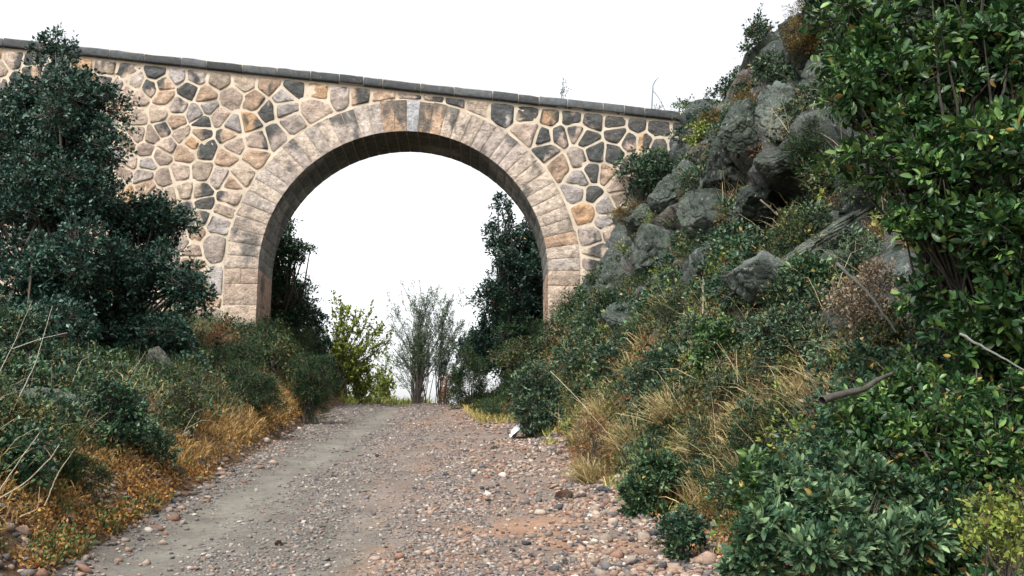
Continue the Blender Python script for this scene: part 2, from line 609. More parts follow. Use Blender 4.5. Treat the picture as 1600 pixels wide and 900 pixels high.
def add_stone(mb, poly, base, stain_seed, dome=.055, rough=.03, chaik=3, blackp=.0, back=False):
    P = np.array(poly)
    for w_ in (.10, .18, .25)[:chaik]:
        Q = np.roll(P, -1, 0)
        P = np.stack([P * (1 - w_) + Q * w_, P * w_ + Q * (1 - w_)], 1).reshape(-1, 2)
    if len(P) > 40:
        P = P[::2]
    c = P.mean(0)
    P = P + (0.03 * fbm(P[:, 0] * 5, P[:, 1] * 5, seed=stain_seed % 1000))[:, None] * norm(P - c)
    m = len(P)
    rings = [1.0, .96, .86, .66, .42, .18]
    hts = [-.012, dome * .55, dome * .95, dome * 1.1, dome * 1.1, dome * 1.1]
    us_, zs_, hs_ = [], [], []
    for r, h in zip(rings, hts):
        q = c + (P - c) * r
        us_.append(q[:, 0]); zs_.append(q[:, 1])
        hs_.append(np.full(m, h))
    U = np.append(np.concatenate(us_), c[0]); Z = np.append(np.concatenate(zs_), c[1]); Hh = np.append(np.concatenate(hs_), dome * 1.1)
    Hh = Hh + (Hh > 0.01) * rough * fbm(U * 4.5, Z * 4.5, seed=stain_seed % 991, octv=4)
    f = []
    for r in range(len(rings) - 1):
        for k in range(m):
            k2 = (k + 1) % m
            f.append([r * m + k, r * m + k2, (r + 1) * m + k2, (r + 1) * m + k])
    cen = len(rings) * m
    tri = [[(len(rings) - 1) * m + k, (len(rings) - 1) * m + (k + 1) % m, cen] for k in range(m)]
    # black weathering: vertical runs below the coping, different from stone to stone
    dist = cop_z(U) - CT - Z
    st = fbm(U * 1.3, Z * .45, seed=77) + .55 * fbm(U * 4.2, Z * 1.6, seed=78)
    st = st * 1.25 + blackp + .34 * np.exp(-dist / .8) + .12 * np.exp(-((U - UC + 7) / 3.0) ** 2) * np.exp(-dist / 2) - .04 - .03 * dist
    m_ = sstep(.10, .30, st)
    col = mixc(np.tile(base, (len(U), 1)), [.055, .062, .062], m_ * .93)
    V = w2(U, Z, -DEPTH - Hh if back else Hh)
    mb.add(V, f, col)
    mb.f.append(np.array(tri) + mb.n - len(V))
    # (the fan shares the ring vertices just added)


mb = MB()
INS = rs.uniform(.018, .040, 97)
stone_poly = []
for k, (u, z) in enumerate(seeds):
    if z > cop_z(u) - CT - .05:
        continue
    poly = [(u - 1.1, z - 1.1), (u + 1.1, z - 1.1), (u + 1.1, z + 1.1), (u - 1.1, z + 1.1)]
    dd = np.hypot(seeds[:, 0] - u, seeds[:, 1] - z)
    for j in np.argsort(dd)[1:18]:
        du, dz = seeds[j] - (u, z)
        l = math.hypot(du, dz)
        poly = clip(poly, du / l, dz / l, (du * (u + seeds[j][0]) / 2 + dz * (z + seeds[j][1]) / 2) / l - INS[k % 97])
    sl = (cop_z(u + .3) - cop_z(u - .3)) / .6
    nl = math.hypot(sl, 1)
    poly = clip(poly, -sl / nl, 1 / nl, (-sl * u + cop_z(u) - CT - .055) / nl)
    if z > ZC:
        g = math.atan2(z - ZC, u - UC)
        poly = clip(poly, -math.cos(g), -math.sin(g), -(math.cos(g) * UC + math.sin(g) * ZC + RE + .06))
    elif abs(u - UC) < RE + 1.5:
        sg = 1 if u > UC else -1
        poly = clip(poly, -sg, 0, -sg * UC - RE - .06)
    if len(poly) < 3:
        continue
    A = np.array(poly)
    area = .5 * abs(np.dot(A[:, 0], np.roll(A[:, 1], -1)) - np.dot(A[:, 1], np.roll(A[:, 0], -1)))
    if area < .03:
        continue
    base = PAL[rs.integers(len(PAL))] * rs.uniform(.68, 1.05)
    if rs.random() < .035:
        base = np.array([.42, .27, .16])
    bp = rs.choice([-.25, -.02, .18, .50], p=[.40, .30, .19, .11])
    add_stone(mb, poly, base, k * 13 + 5, blackp=bp, dome=rs.uniform(.022, .042), chaik=3, rough=.05)
    if rs.random() < 1:
        add_stone(mb, poly, base, k * 13 + 9, blackp=bp - .2, back=True)
mb.build('rubble_facing', M_STONE, bridge, bo, smooth=True)

# --- voussoirs: ring on both faces and the barrel between
mb = MB()
mb_back = MB()
NV = 40


def block(mb, quad, o0, o1, base, seed, stain=True):
    """a dressed block: quad (u,z) corners between two offsets from the wall face, pillowed front"""
    q = np.array(quad, float)
    n = 7
    a = np.linspace(0, 1, n)
    A, B = np.meshgrid(a, a, indexing='ij')
    P = (q[0] * ((1 - A) * (1 - B))[..., None] + q[1] * (A * (1 - B))[..., None] + q[2] * (A * B)[..., None] + q[3] * ((1 - A) * B)[..., None])
    U, Z = P[..., 0], P[..., 1]
    edge = np.minimum(np.minimum(A, 1 - A), np.minimum(B, 1 - B))
    bul = .018 * sstep(0, .14, edge) + .016 * fbm(U * 5, Z * 5, seed=seed)
    sgn = 1 if o1 > o0 else -1
    V = w2(U, Z, o1 + sgn * bul).reshape(-1, 3)
    i, j = np.meshgrid(np.arange(n - 1), np.arange(n - 1), indexing='ij')
    f = np.stack([i * n + j, (i + 1) * n + j, (i + 1) * n + j + 1, i * n + j + 1], -1).reshape(-1, 4)
    if stain:
        st = fbm(U * 2.4, Z * .8, seed=87) + .5 * fbm(U * 5, Z * 2.5, seed=88) + .62 * np.exp(-((cop_z(U) - CT - Z - .3) / 1.1) ** 2) - .40
        st = st + .22 * (((seed * 7919) % 13) / 13.0 - .5) * 2
        m_ = sstep(-.05, .25, st).ravel()
        col = mixc(np.tile(base, (n * n, 1)), [.065, .072, .072], m_ * .8)
    else:
        col = np.tile(base, (n * n, 1))
    mb.add(V, f, col)
    # sides
    for e in range(4):
        p, r = q[e], q[(e + 1) % 4]
        sv = np.array([w2(p[0], p[1], o0), w2(r[0], r[1], o0), w2(r[0], r[1], o1), w2(p[0], p[1], o1)])
        mb.add(sv, [[0, 1, 2, 3]], base)


gap = .006
for k in range(NV):
    t0, t1 = math.pi * k / NV, math.pi * (k + 1) / NV
    ro = RE + rs.uniform(-.03, .03)
    quad = [(UC + r * math.cos(t), ZC + r * math.sin(t)) for r, t in ((RI, t0 + gap / RI * 1.3), (ro, t0 + gap / RI), (ro, t1 - gap / RI), (RI, t1 - gap / RI * 1.3))]
    base = np.array([[.45, .37, .30], [.41, .345, .30], [.43, .37, .32], [.46, .32, .22]][rs.choice(4, p=[.35, .3, .25, .1])]) * rs.uniform(.88, 1.12)
    if k == NV // 2 - 1:
        base = np.array([.36, .365, .37])
    block(mb, quad, -.3, .03, base, k * 31 + 3, stain=(k != NV // 2 - 1))
    block(mb_back, quad, -DEPTH + .3, -DEPTH - .03, base, k * 31 + 7)
jl = ZC
k = 0
while jl > ZB:
    hh = rs.uniform(.42, .60)
    for sg in (-1, 1):
        base = np.array([.44, .345, .27]) * rs.uniform(.85, 1.1) if rs.random() > .2 else np.array([.45, .31, .215])
        # some courses are two blocks
        w0, w1 = RI, RE + rs.uniform(-.04, .04)
        cut = rs.uniform(.4, .6) if rs.random() < .45 else None
        spans = [(w0, w1)] if cut is None else [(w0, w0 + (w1 - w0) * cut - .008), (w0 + (w1 - w0) * cut + .008, w1)]
        for a_, b_ in spans:
            us_ = sorted((UC + sg * a_, UC + sg * b_))
            quad = [(us_[0], jl - hh + .008), (us_[1], jl - hh + .008), (us_[1], jl - .006), (us_[0], jl - .006)]
            block(mb, quad, -.3, .03, base * rs.uniform(.93, 1.07), k * 17 + 3)
            block(mb_back, quad, -DEPTH + .3, -DEPTH - .03, base, k * 17 + 5)
            k += 1
    jl -= hh
mb.build('arch_ring', M_STONE, bridge, bo, smooth=False)
mb_back.build('arch_ring', M_STONE, bridge, bo, smooth=False)

mb = MB()
NB = 3
for k in range(NV + 16):
    if k < NV:
        t0, t1 = math.pi * k / NV, math.pi * (k + 1) / NV
        pts = [(UC + RI * math.cos(t), ZC + RI * math.sin(t)) for t in (t0 + .004, t1 - .004)]
        cuts = [(pts[0], pts[1], (math.cos((t0 + t1) / 2), math.sin((t0 + t1) / 2)))]
    else:
        z1 = ZC - (k - NV) * .5
        cuts = [((UC + sg * RI, z1 - .006), (UC + sg * RI, z1 - .49), (sg, 0)) for sg in (1, -1)]
    for (p, q, nn) in cuts:
        offs = np.linspace(.02, -DEPTH - .02, NB + 1) + np.array([0, *([rs.uniform(-.15, .15)] * (NB - 1)), 0])
        for c_ in range(NB):
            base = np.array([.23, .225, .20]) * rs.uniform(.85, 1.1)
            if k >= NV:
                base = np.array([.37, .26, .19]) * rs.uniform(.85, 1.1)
            o0, o1 = offs[c_] - .006, offs[c_ + 1] + .006
            n = 6
            a = np.linspace(0, 1, n)
            A, B = np.meshgrid(a, a, indexing='ij')
            edge = np.minimum(np.minimum(A, 1 - A), np.minimum(B, 1 - B))
            U = p[0] + (q[0] - p[0]) * A; Z = p[1] + (q[1] - p[1]) * A
            O = o0 + (o1 - o0) * B
            bul = -.004 - .012 * sstep(0, .15, edge) + .008 * fbm(U * 4 + Z * 4, O * 4, seed=k)
            U = U + nn[0] * bul; Z = Z + nn[1] * bul
            i, j = np.meshgrid(np.arange(n - 1), np.arange(n - 1), indexing='ij')
            f = np.stack([i * n + j, (i + 1) * n + j, (i + 1) * n + j + 1, i * n + j + 1], -1).reshape(-1, 4)
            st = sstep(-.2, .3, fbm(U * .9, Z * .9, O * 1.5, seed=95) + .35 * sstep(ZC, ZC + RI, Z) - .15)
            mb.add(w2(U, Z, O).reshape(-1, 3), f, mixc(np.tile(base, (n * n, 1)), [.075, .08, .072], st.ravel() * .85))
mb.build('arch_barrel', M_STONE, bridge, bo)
# mortar behind the barrel joints
mb = MB()
tt = np.linspace(0, math.pi, 61)
pp = np.array([(UC + (RI + .004) * math.cos(t), ZC + (RI + .004) * math.sin(t)) for t in tt])
pp = np.concatenate([[(UC + RI + .004, ZB)], pp, [(UC - RI - .004, ZB)]])
v = np.concatenate([w2(pp[:, 0], pp[:, 1], -.012), w2(pp[:, 0], pp[:, 1], -DEPTH + .012)])
m = len(pp)
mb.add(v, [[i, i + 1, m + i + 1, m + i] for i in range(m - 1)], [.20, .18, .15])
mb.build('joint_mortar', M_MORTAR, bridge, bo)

# --- coping along both parapets
for side in (0, 1):
    mb = MB()
    u = UMIN
    while u < UMAX - .1:
        L = rs.choice([rs.uniform(.55, .75), rs.uniform(.8, 1.15)])
        u2 = min(u + L, UMAX)
        dz = rs.uniform(-.012, .012)
        base = np.array([.055, .059, .060]) * rs.uniform(.6, 1.7)
        n = 5
        a = np.linspace(u + .012, u2 - .012, n)
        o_front, o_back = (.11, -.42) if side == 0 else (-DEPTH + .42, -DEPTH - .11)
        prof = [(o_front - .0, -CT + .012), (o_front + .012, -CT + .05), (o_front + .012, -.07), (o_front - .03, -.015), (o_front - .09, 0.0), (o_back + .05, 0.0), (o_back, -.04), (o_back, -CT + .012)]
        ring = []
        for (o_, z_) in prof:
            ring.append(w2(a, cop_z(a) + z_ + dz + .012 * fbm(a * 4, a * 0 + o_ * 3, seed=61), o_ + .012 * fbm(a * 5, a * 0 + z_ * 6, seed=62)))
        R = np.array(ring)           # m x n x 3
        m = len(prof)
        v = R.reshape(-1, 3)
        f = [[i * n + j, ((i + 1) % m) * n + j, ((i + 1) % m) * n + j + 1, i * n + j + 1] for i in range(m) for j in range(n - 1)]
        mb.add(v, f, base)
        for e in (0, n - 1):
            mb.add(R[:, e], [[i for i in range(m)]], base)
        u = u2
    # pale joints
    u = UMIN
    mb.build('parapet_coping', M_COPING, bridge, bo)
# pale mortar bed filling the coping joints
mb = MB()
a = np.linspace(UMIN, UMAX, 120)
for o_f, o_b in ((.095, -.40), (-DEPTH + .40, -DEPTH - .095)):
    R = [w2(a, cop_z(a) + z_, o_) for o_, z_ in ((o_f, -CT + .02), (o_f, -.03), (o_b, -.02), (o_b, -CT + .02))]
    R = np.array(R); n = len(a)
    mb.add(R.reshape(-1, 3), [[i * n + j, ((i + 1) % 4) * n + j, ((i + 1) % 4) * n + j + 1, i * n + j + 1] for i in range(4) for j in range(n - 1)], [.36, .33, .28])
mb.build('joint_mortar', M_MORTAR, bridge, bo)
# road deck between the parapets
mb = MB()
R = np.array([w2(a, cop_z(a) - .9, -.1), w2(a, cop_z(a) - .9, -DEPTH + .1)])
print('arch', UC, ZC, RI, 'ground under', ground(UC, 28))

# ------------------------------------------------------------------ plants
def lobes_in(c, r, n, rng, lr):
    """lump centres filling an ellipsoid"""
    d = norm(rng.normal(0, 1, (n, 3)))
    rad = rng.uniform(.3, 1.0, (n, 1)) ** .6 * (1 - lr * .45)
    return np.asarray(c) + d * rad * np.asarray(r)


KINDS = {
    # leaf length, width, leaves per tip, tip spread, colour, second colour, glossy, density, shape
    'oak':    dict(L=.060, W=.034, n=8, tip=.11, c=(.014, .048, .034), c2=(.080, .150, .100), mat='g', den=1.0, light=.16),
    'oakb':   dict(L=.055, W=.032, n=7, tip=.10, c=(.016, .052, .028), c2=(.090, .165, .065), mat='g', den=.85, light=.2),
    'broad':  dict(L=.075, W=.034, n=8, tip=.12, c=(.020, .062, .018), c2=(.115, .205, .045), mat='g', den=.8, light=.25, shape=8),
    'grey':   dict(L=.055, W=.024, n=9, tip=.09, c=(.035, .072, .042), c2=(.15, .215, .12), mat='d', den=.85, light=.3),
    'cistus': dict(L=.075, W=.028, n=12, tip=.06, c=(.035, .080, .040), c2=(.18, .27, .13), mat='d', den=.75, light=.3, shape=8, ros=True),
    'broomy': dict(L=.050, W=.009, n=12, tip=.12, c=(.07, .12, .07), c2=(.18, .25, .15), mat='d', den=1.0, light=.4),
    'lime':   dict(L=.050, W=.030, n=7, tip=.10, c=(.13, .18, .04), c2=(.26, .30, .06), mat='d', den=.55, light=.4),
    'heath':  dict(L=.050, W=.007, n=16, tip=.12, c=(.020, .054, .024), c2=(.085, .135, .045), mat='d', den=1.2, light=.2),
    'heathb': dict(L=.050, W=.008, n=14, tip=.12, c=(.15, .12, .035), c2=(.26, .16, .06), mat='d', den=1.1, light=.3),
    'rust':   dict(L=.040, W=.014, n=8, tip=.12, c=(.24, .12, .05), c2=(.38, .22, .10), mat='y', den=.7, light=.3),
    'dead':   dict(L=.045, W=.028, n=5, tip=.10, c=(.20, .15, .10), c2=(.40, .33, .24), mat='y', den=.5, light=.3),
    'mixed':  dict(L=.045, W=.020, n=8, tip=.12, c=(.032, .062, .024), c2=(.17, .165, .055), mat='d', den=.8, light=.3),
}
MATS = {'g': M_LEAFG, 'd': M_LEAF, 'y': M_DRY}
BARKC = np.array([.085, .075, .062])


def plant(name, label, cat, kind, lobes, root, seed, group=None, lumps=26, twigs=True, trunk_r=.07, part='foliage', stemname='stem', scale=1.0, den=1.0, stems=1, barkc=BARKC):
    """lobes: list of (centre, radii); crown of twig tips on lumps inside these ellipsoids"""
    rng = np.random.default_rng(seed)
    K = KINDS[kind]
    root = np.asarray(root, float)
    t = thing(name, label, cat, root, group)
    T, D, Lc = [], [], []
    vols = np.array([np.prod(r) for c, r in lobes]) ** (2 / 3.)
    for (c, r), vv in zip(lobes, vols):
        r = np.asarray(r, float)
        nl = max(4, int(round(lumps * vv / vols.sum())))
        rm = float(np.prod(r) ** (1 / 3.))
        lr = min(.62, 1.35 / nl ** .38)
        cs = lobes_in(c, r, nl, rng, lr)
        for q in cs:
            lrad = r * lr * rng.uniform(.5, 1.25) * rng.uniform(.8, 1.2, 3)
            area = 4 * math.pi * np.prod(lrad) ** (2 / 3.)
            nt_ = int(area / (K['tip'] * scale * .8) ** 2 * K['den'] * den * .62)
            nt_ = max(nt_, 6)
            d = norm(rng.normal(0, 1, (nt_, 3)) + np.array([0, 0, .25]))
            sh = 1 + .5 * fbm(d[:, 0] * 2 + q[0] * 3, d[:, 1] * 2 + q[1] * 3, d[:, 2] * 2, seed=seed % 97)
            rad = rng.uniform(.55, 1.0, (nt_, 1)) ** .5 * sh[:, None]
            rad = rad * np.where(rng.random((nt_, 1)) < .10, rng.uniform(1.1, 1.45, (nt_, 1)), 1)
            T.append(q + d * rad * lrad)
            D.append(norm(d * np.array([1, 1, .8]) + rng.normal(0, .35, (nt_, 3)) + np.array([0, 0, .35])))
            Lc.append(cs[rng.integers(len(cs), size=1)].repeat(nt_, 0) * 0 + q)
    T = np.concatenate(T); D = np.concatenate(D); Lc = np.concatenate(Lc)
    n = K['n']
    tl = K['tip'] * scale
    a = rng.uniform(0, 1, (len(T), n))
    ref = norm(rng.normal(0, 1, (len(T), 3)))
    e1_ = norm(np.cross(D, ref)); e2_ = np.cross(D, e1_)
    ph = rng.uniform(0, 2 * np.pi, (len(T), n))
    rad = np.cos(ph)[..., None] * e1_[:, None] + np.sin(ph)[..., None] * e2_[:, None]
    if K.get('ros'):
        a = np.tile(np.linspace(0, .9, n), (len(T), 1))
        P = T[:, None] - D[:, None] * (a * tl)[..., None]
        LD = D[:, None] * (1.1 - .9 * a)[..., None] + rad * (.35 + .8 * a)[..., None]
    else:
        P = T[:, None] - D[:, None] * (a * tl * 1.1)[..., None] + rad * (.15 * tl)
        LD = D[:, None] * .7 + rad * .9
    tipv = rng.uniform(0, 1, len(T))
    lv = np.clip(rng.uniform(0, 1, (len(T), n)) * .55 + tipv[:, None] * .6 - (1 - K['light']) * .75, 0, 1) / (.2 + K['light'])
    lv = np.clip(lv, 0, 1)
    c1, c2 = np.array(K['c']) * .9, np.array(K['c2'])
    col = c1 * (1 - lv[..., None]) + c2 * lv[..., None]
    col = col * rng.uniform(.75, 1.25, (len(T), n, 1))
    sick = rng.random((len(T), n, 1)) < (.004 if kind.startswith('oak') else .018)
    col = np.where(sick, np.array([.24, .17, .045]) * rng.uniform(.5, 1.3, (len(T), n, 1)), col)
    szs = rng.uniform(.5, 1.3, (len(T), n)) * scale
    mb = MB()
    add_leaves(mb, P.reshape(-1, 3), LD.reshape(-1, 3), (K['L'] * szs).ravel(), (K['W'] * szs).ravel(), col.reshape(-1, 3), rng,
               LEAF8 if K.get('shape') == 8 else LEAF4)
    mb.build(part, MATS[K['mat']], t, root)
    # limbs: root -> lump centres -> tips
    mb = MB()
    cu = np.unique(Lc, axis=0)
    for st_ in range(stems):
        mine = cu[st_::stems]
        if len(mine) == 0:
            continue
        mid = mine.mean(0)
        top = mid + (mid - root) * .05
        rb = root + np.array([rng.normal(0, .06), rng.normal(0, .06), -.15]) * (1 if stems > 1 else .3) + np.array([0, 0, -.1])
        pts = np.array([rb + (top - rb) * s_ + np.array([rng.normal(0, .04), rng.normal(0, .04), 0]) * math.sin(s_ * 3) * 2 * trunk_r / .07 for s_ in np.linspace(0, 1, 8)])
        tube(mb, pts, trunk_r * np.linspace(1.1, .35, 8), barkc, 7)
        for q in mine:
            s_ = rng.uniform(.3, .9)
            a0 = pts[int(s_ * 7)]
            m1 = a0 * .5 + q * .5 + rng.normal(0, .06, 3) * np.linalg.norm(q - a0)
            tube(mb, [a0, a0 * .6 + m1 * .4, m1, m1 * .5 + q * .5, q], trunk_r * np.array([.42, .36, .28, .2, .1]), barkc, 5)
    if twigs:
        sel = rng.random(len(T)) < .5
        A = Lc[sel] + (T[sel] - Lc[sel]) * .25
        sticks(mb, A, T[sel], .006 * scale, .002, barkc)
    mb.build(stemname, M_BARK, t, root)
    return t


def bush(name, label, kind, x0, y0, x1, y1, seed, d=None, root=None, lumps=16, depth=1.0, cat='shrub', group=None, scale=None, den=1.0, lift=0.0, stems=3, trunk_r=None, base=None, inset=.35):
    """crown filling the photo's box; rooted where the ground is seen at its foot"""
    cx, cy = (x0 + x1) / 2, (y0 + y1) / 2
    if d is None:
        h = hit(cx, (y1 if base is None else base) - 4)
        dc = h[1] if h is not None else 20.0
        hc = hit(cx, cy)
        rx = (x1 - x0) / 2 * dc / F
        dd = dc + .25 * rx
        if hc is not None:
            dd = min(dd, hc[1] - inset * rx)
        dd = max(dd, 3.0)
    else:
        dd = d
    c = at(cx, cy, dd)
    rx, rz = (x1 - x0) / 2 * dd / F, (y1 - y0) / 2 * dd / F
    ry = min(rx, max(rz, rx * .6)) * depth
    g = ground(c[0], c[1] + .1 * ry)
    if g > c[2] - rz * .2:      # on a steep face: root behind the crown
        hh = bvh.ray_cast(Vector(c) - Vector((0, 0, 0)), Vector((.55, .75, -.35)))
        rt = np.array(hh[0]) if hh[0] is not None else np.array([c[0], c[1], g])
        if np.linalg.norm(rt - c) > 3 * rx + 1:
            rt = np.array([c[0], c[1], min(g, c[2])])
    else:
        rt = np.array([c[0], c[1] + .1 * ry, g])
    if scale is None:
        scale = float(np.clip(dd / 14.0, .8, 1.7))
    tr = trunk_r or max(.012, min(.06, rx * .06))
    return plant(name, label, cat, kind, [(c, (rx, ry, rz))], rt, seed, group, lumps, scale=scale, den=den, stems=stems, trunk_r=tr)


def px_lobes(lst, ryf=.8):
    out = []
    for (x, y, rx, ry, d) in lst:
        s = d / F
        out.append((at(x, y, d), (rx * s, rx * s * ryf, ry * s)))
    return out


# --- the big dark oaks at the left
r0 = at(95, 560, 19.5); r0[2] = ground(r0[0], r0[1])
plant('holm_oak', 'tall dark evergreen oak at the left edge rising above the bridge parapet', 'tree', 'oak',
      px_lobes([(78, 88, 44, 44, 19.5), (100, 155, 88, 62, 19.5), (15, 175, 55, 55, 19.5), (30, 230, 80, 80, 19.3), (115, 230, 90, 90, 19), (110, 300, 90, 60, 19), (40, 200, 60, 95, 19.4), (70, 320, 125, 95, 19), (30, 430, 90, 80, 18.2), (110, 400, 90, 80, 18.2), (60, 510, 110, 60, 17.8), (-40, 300, 60, 150, 19.5)]),
      r0, 101, lumps=200, trunk_r=.09, part='crown', stemname='trunk', scale=1.35, den=.85)
r1 = at(215, 585, 20.5); r1[2] = ground(r1[0], r1[1])
plant('holm_oak', 'spreading dark evergreen oak hanging low in front of the left arch pier', 'tree', 'oak',
      px_lobes([(215, 365, 72, 55, 20.5), (255, 430, 75, 70, 20), (150, 450, 90, 70, 20), (300, 465, 42, 40, 20), (120, 545, 130, 60, 20.6), (230, 530, 90, 55, 20.2), (20, 540, 90, 60, 20.6), (240, 345, 70, 40, 20.4)]),
      r1, 102, lumps=170, trunk_r=.08, part='crown', stemname='trunk', scale=1.35, den=.85)

# --- beyond the arch
r2 = at(440, 600, 35); r2[2] = ground(r2[0], r2[1])
plant('holm_oak', 'dark evergreen tree behind the left side of the arch, one bough against the sky', 'tree', 'oakb',
      px_lobes([(415, 400, 45, 50, 33.5), (410, 450, 50, 50, 34), (445, 375, 26, 24, 33), (432, 385, 34, 36, 33), (475, 388, 24, 15, 33), (460, 400, 26, 18, 33), (418, 350, 40, 26, 33), (440, 500, 55, 75, 35), (475, 525, 55, 70, 35), (455, 590, 75, 50, 35), (440, 570, 60, 50, 35), (455, 460, 35, 45, 35), (395, 440, 50, 80, 35)]),
      r2, 103, lumps=170, trunk_r=.13, part='crown', stemname='trunk', scale=1.8, den=.9)
r3 = at(800, 590, 34); r3[2] = ground(r3[0], r3[1])
plant('evergreen_tree', 'tall dark evergreen tree seen through the right side of the arch', 'tree', 'oak',
      px_lobes([(787, 350, 26, 38, 34), (768, 365, 24, 26, 34), (800, 400, 55, 50, 34), (812, 460, 68, 62, 34), (838, 370, 34, 50, 34.6), (845, 500, 50, 70, 34.6), (785, 320, 16, 26, 34), (775, 470, 38, 40, 34), (770, 520, 34, 40, 34), (795, 545, 75, 55, 34.5), (850, 430, 50, 80, 34.5), (745, 560, 40, 40, 34)]),
      r3, 104, lumps=130, trunk_r=.13, part='crown', stemname='trunk', scale=1.8, den=.85)
bush('round_bush', 'small round dark bush beyond the arch left of the yellow-green tree', 'oak', 490, 520, 527, 585, 105, d=37, scale=1.6)
bush('dark_shrub', 'blackish green shrub at the right verge just before the track crests', 'heath', 695, 545, 770, 660, 106, d=31, scale=2.0, lumps=26, stems=7, trunk_r=.02)
bush('rusty_shrub', 'small rust coloured shrub on the right verge at the crest of the track', 'rust', 678, 578, 714, 640, 107, d=36, scale=1.8, lumps=10, stems=5, trunk_r=.015)
bush('ivy_bush', 'leafy bush low beneath the tall tree inside the right side of the arch', 'oakb', 755, 480, 850, 600, 108, d=33, scale=1.8)


def airy(name, label, cat, kind, root, tips, seed, nstem=16, r=.02, leafp=.6, droop=0.0, scale=1.6, spread=.5, leafn=5, group=None):
    """slender stems fanning out of one root, small leaves along their upper halves"""
    rng = np.random.default_rng(seed)
    K = KINDS[kind]
    t = thing(name, label, cat, root, group)
    ms, ml = MB(), MB()
    P, D = [], []
    for k in range(nstem):
        tip = tips[rng.integers(len(tips))] + rng.normal(0, 1, 3) * spread * np.array([.6, .6, .5])
        s_ = np.linspace(0, 1, 7)[:, None]
        side = norm(np.array([tip[0] - root[0], tip[1] - root[1], 0]) + 1e-3)
        rs_ = root + rng.normal(0, 1, 3) * spread * .25 * np.array([1, 1, 0])
        pts = rs_ + (tip - rs_) * s_ + side * (np.sin(s_ * np.pi) * -.10 * np.linalg.norm(tip - root)) + rng.normal(0, .02, (7, 3)) * s_
        pts[0] -= (0, 0, .1)
        tube(ms, pts, r * np.linspace(1, .2, 7), BARKC, 4)
        nb = 9
        for b in range(nb):
            a = rng.uniform(.35, 1.0)
            p0 = pts[min(5, int(a * 6))] + (pts[min(6, int(a * 6) + 1)] - pts[min(5, int(a * 6))]) * rng.random()
            dv = norm(tip - root + rng.normal(0, .45, 3) * np.linalg.norm(tip - root))
            ln = rng.uniform(.25, .6) * spread * 1.4
            p1 = p0 + dv * ln * .6 + (0, 0, .05)
            p2 = p1 + norm(dv + np.array([0, 0, .5 - droop])) * ln * .5
            sticks(ms, [p0, p1], [p1, p2], r * .3, r * .15, BARKC)
            m = max(1, int(ln / .035 * leafp))
            q = rng.random((m, 1))
            P.append(np.where(q < .5, p0 + (p1 - p0) * q * 2, p1 + (p2 - p1) * (q * 2 - 1)) + rng.normal(0, .03, (m, 3)))
            D.append(norm(dv + rng.normal(0, .7, (m, 3))))
    P = np.concatenate(P); D = np.concatenate(D)
    lv = rng.random((len(P), 1))
    col = np.array(K['c']) * (1 - lv) + np.array(K['c2']) * lv
    add_leaves(ml, P, D, K['L'] * scale, K['W'] * scale, col, rng)
    ml.build('foliage', MATS[K['mat']], t, root)
    ms.build('stem', M_BARK, t, root)
    return t


rt = at(530, 612, 38); rt[2] = ground(rt[0], rt[1])
airy('young_tree', 'airy yellow-green young tree against the sky through the arch', 'tree', 'lime', rt,
     [at(x, y, 38) for x, y in ((505, 490), (530, 485), (545, 500), (570, 490), (580, 505), (560, 540), (605, 535), (590, 520), (500, 530), (590, 570), (520, 540))], 120, nstem=42, r=.030, leafp=1.7, scale=2.4, spread=.55)
rt = at(560, 622, 38.5); rt[2] = ground(rt[0], rt[1])
airy('pale_shrub', 'pale yellow-green shrub at the foot of the airy young tree', 'shrub', 'lime', rt,
     [at(x, y, 38.5) for x, y in ((545, 590), (560, 570), (580, 585), (600, 600), (570, 600), (535, 600))], 121, nstem=26, r=.02, leafp=2, scale=2.2, spread=.3)
rt = at(600, 622, 41); rt[2] = ground(rt[0], rt[1])
airy('young_tree', 'low yellow-green sapling between the airy young tree and the broom bush', 'tree', 'lime', rt,
     [at(x, y, 41) for x, y in ((585, 575), (600, 560), (612, 580), (620, 598), (578, 592))], 124, nstem=24, r=.02, leafp=1.6, scale=2.3, spread=.35)
rt = at(655, 612, 37.5); rt[2] = ground(rt[0], rt[1])
airy('broom_bush', 'tall sparse broom bush with thin bare fanning stems at the crest', 'shrub', 'broomy', rt,
     [at(x, y, 37.5) for x, y in ((612, 490), (620, 520), (632, 470), (650, 455), (660, 480), (675, 475), (690, 470), (706, 470), (715, 500), (640, 500), (725, 520), (607, 545))], 122, nstem=80, r=.016, leafp=1.5, scale=2.4, spread=.55)
rt = at(690, 615, 38); rt[2] = ground(rt[0], rt[1])
airy('broom_bush', 'smaller leafier broom bush standing right of the tall bare one', 'shrub', 'broomy', rt,
     [at(x, y, 38) for x, y in ((690, 500), (705, 480), (718, 505), (700, 530), (728, 530), (740, 560))], 123, nstem=30, r=.014, leafp=2, scale=2.6, spread=.35)
rt = at(650, 440, 37.5)
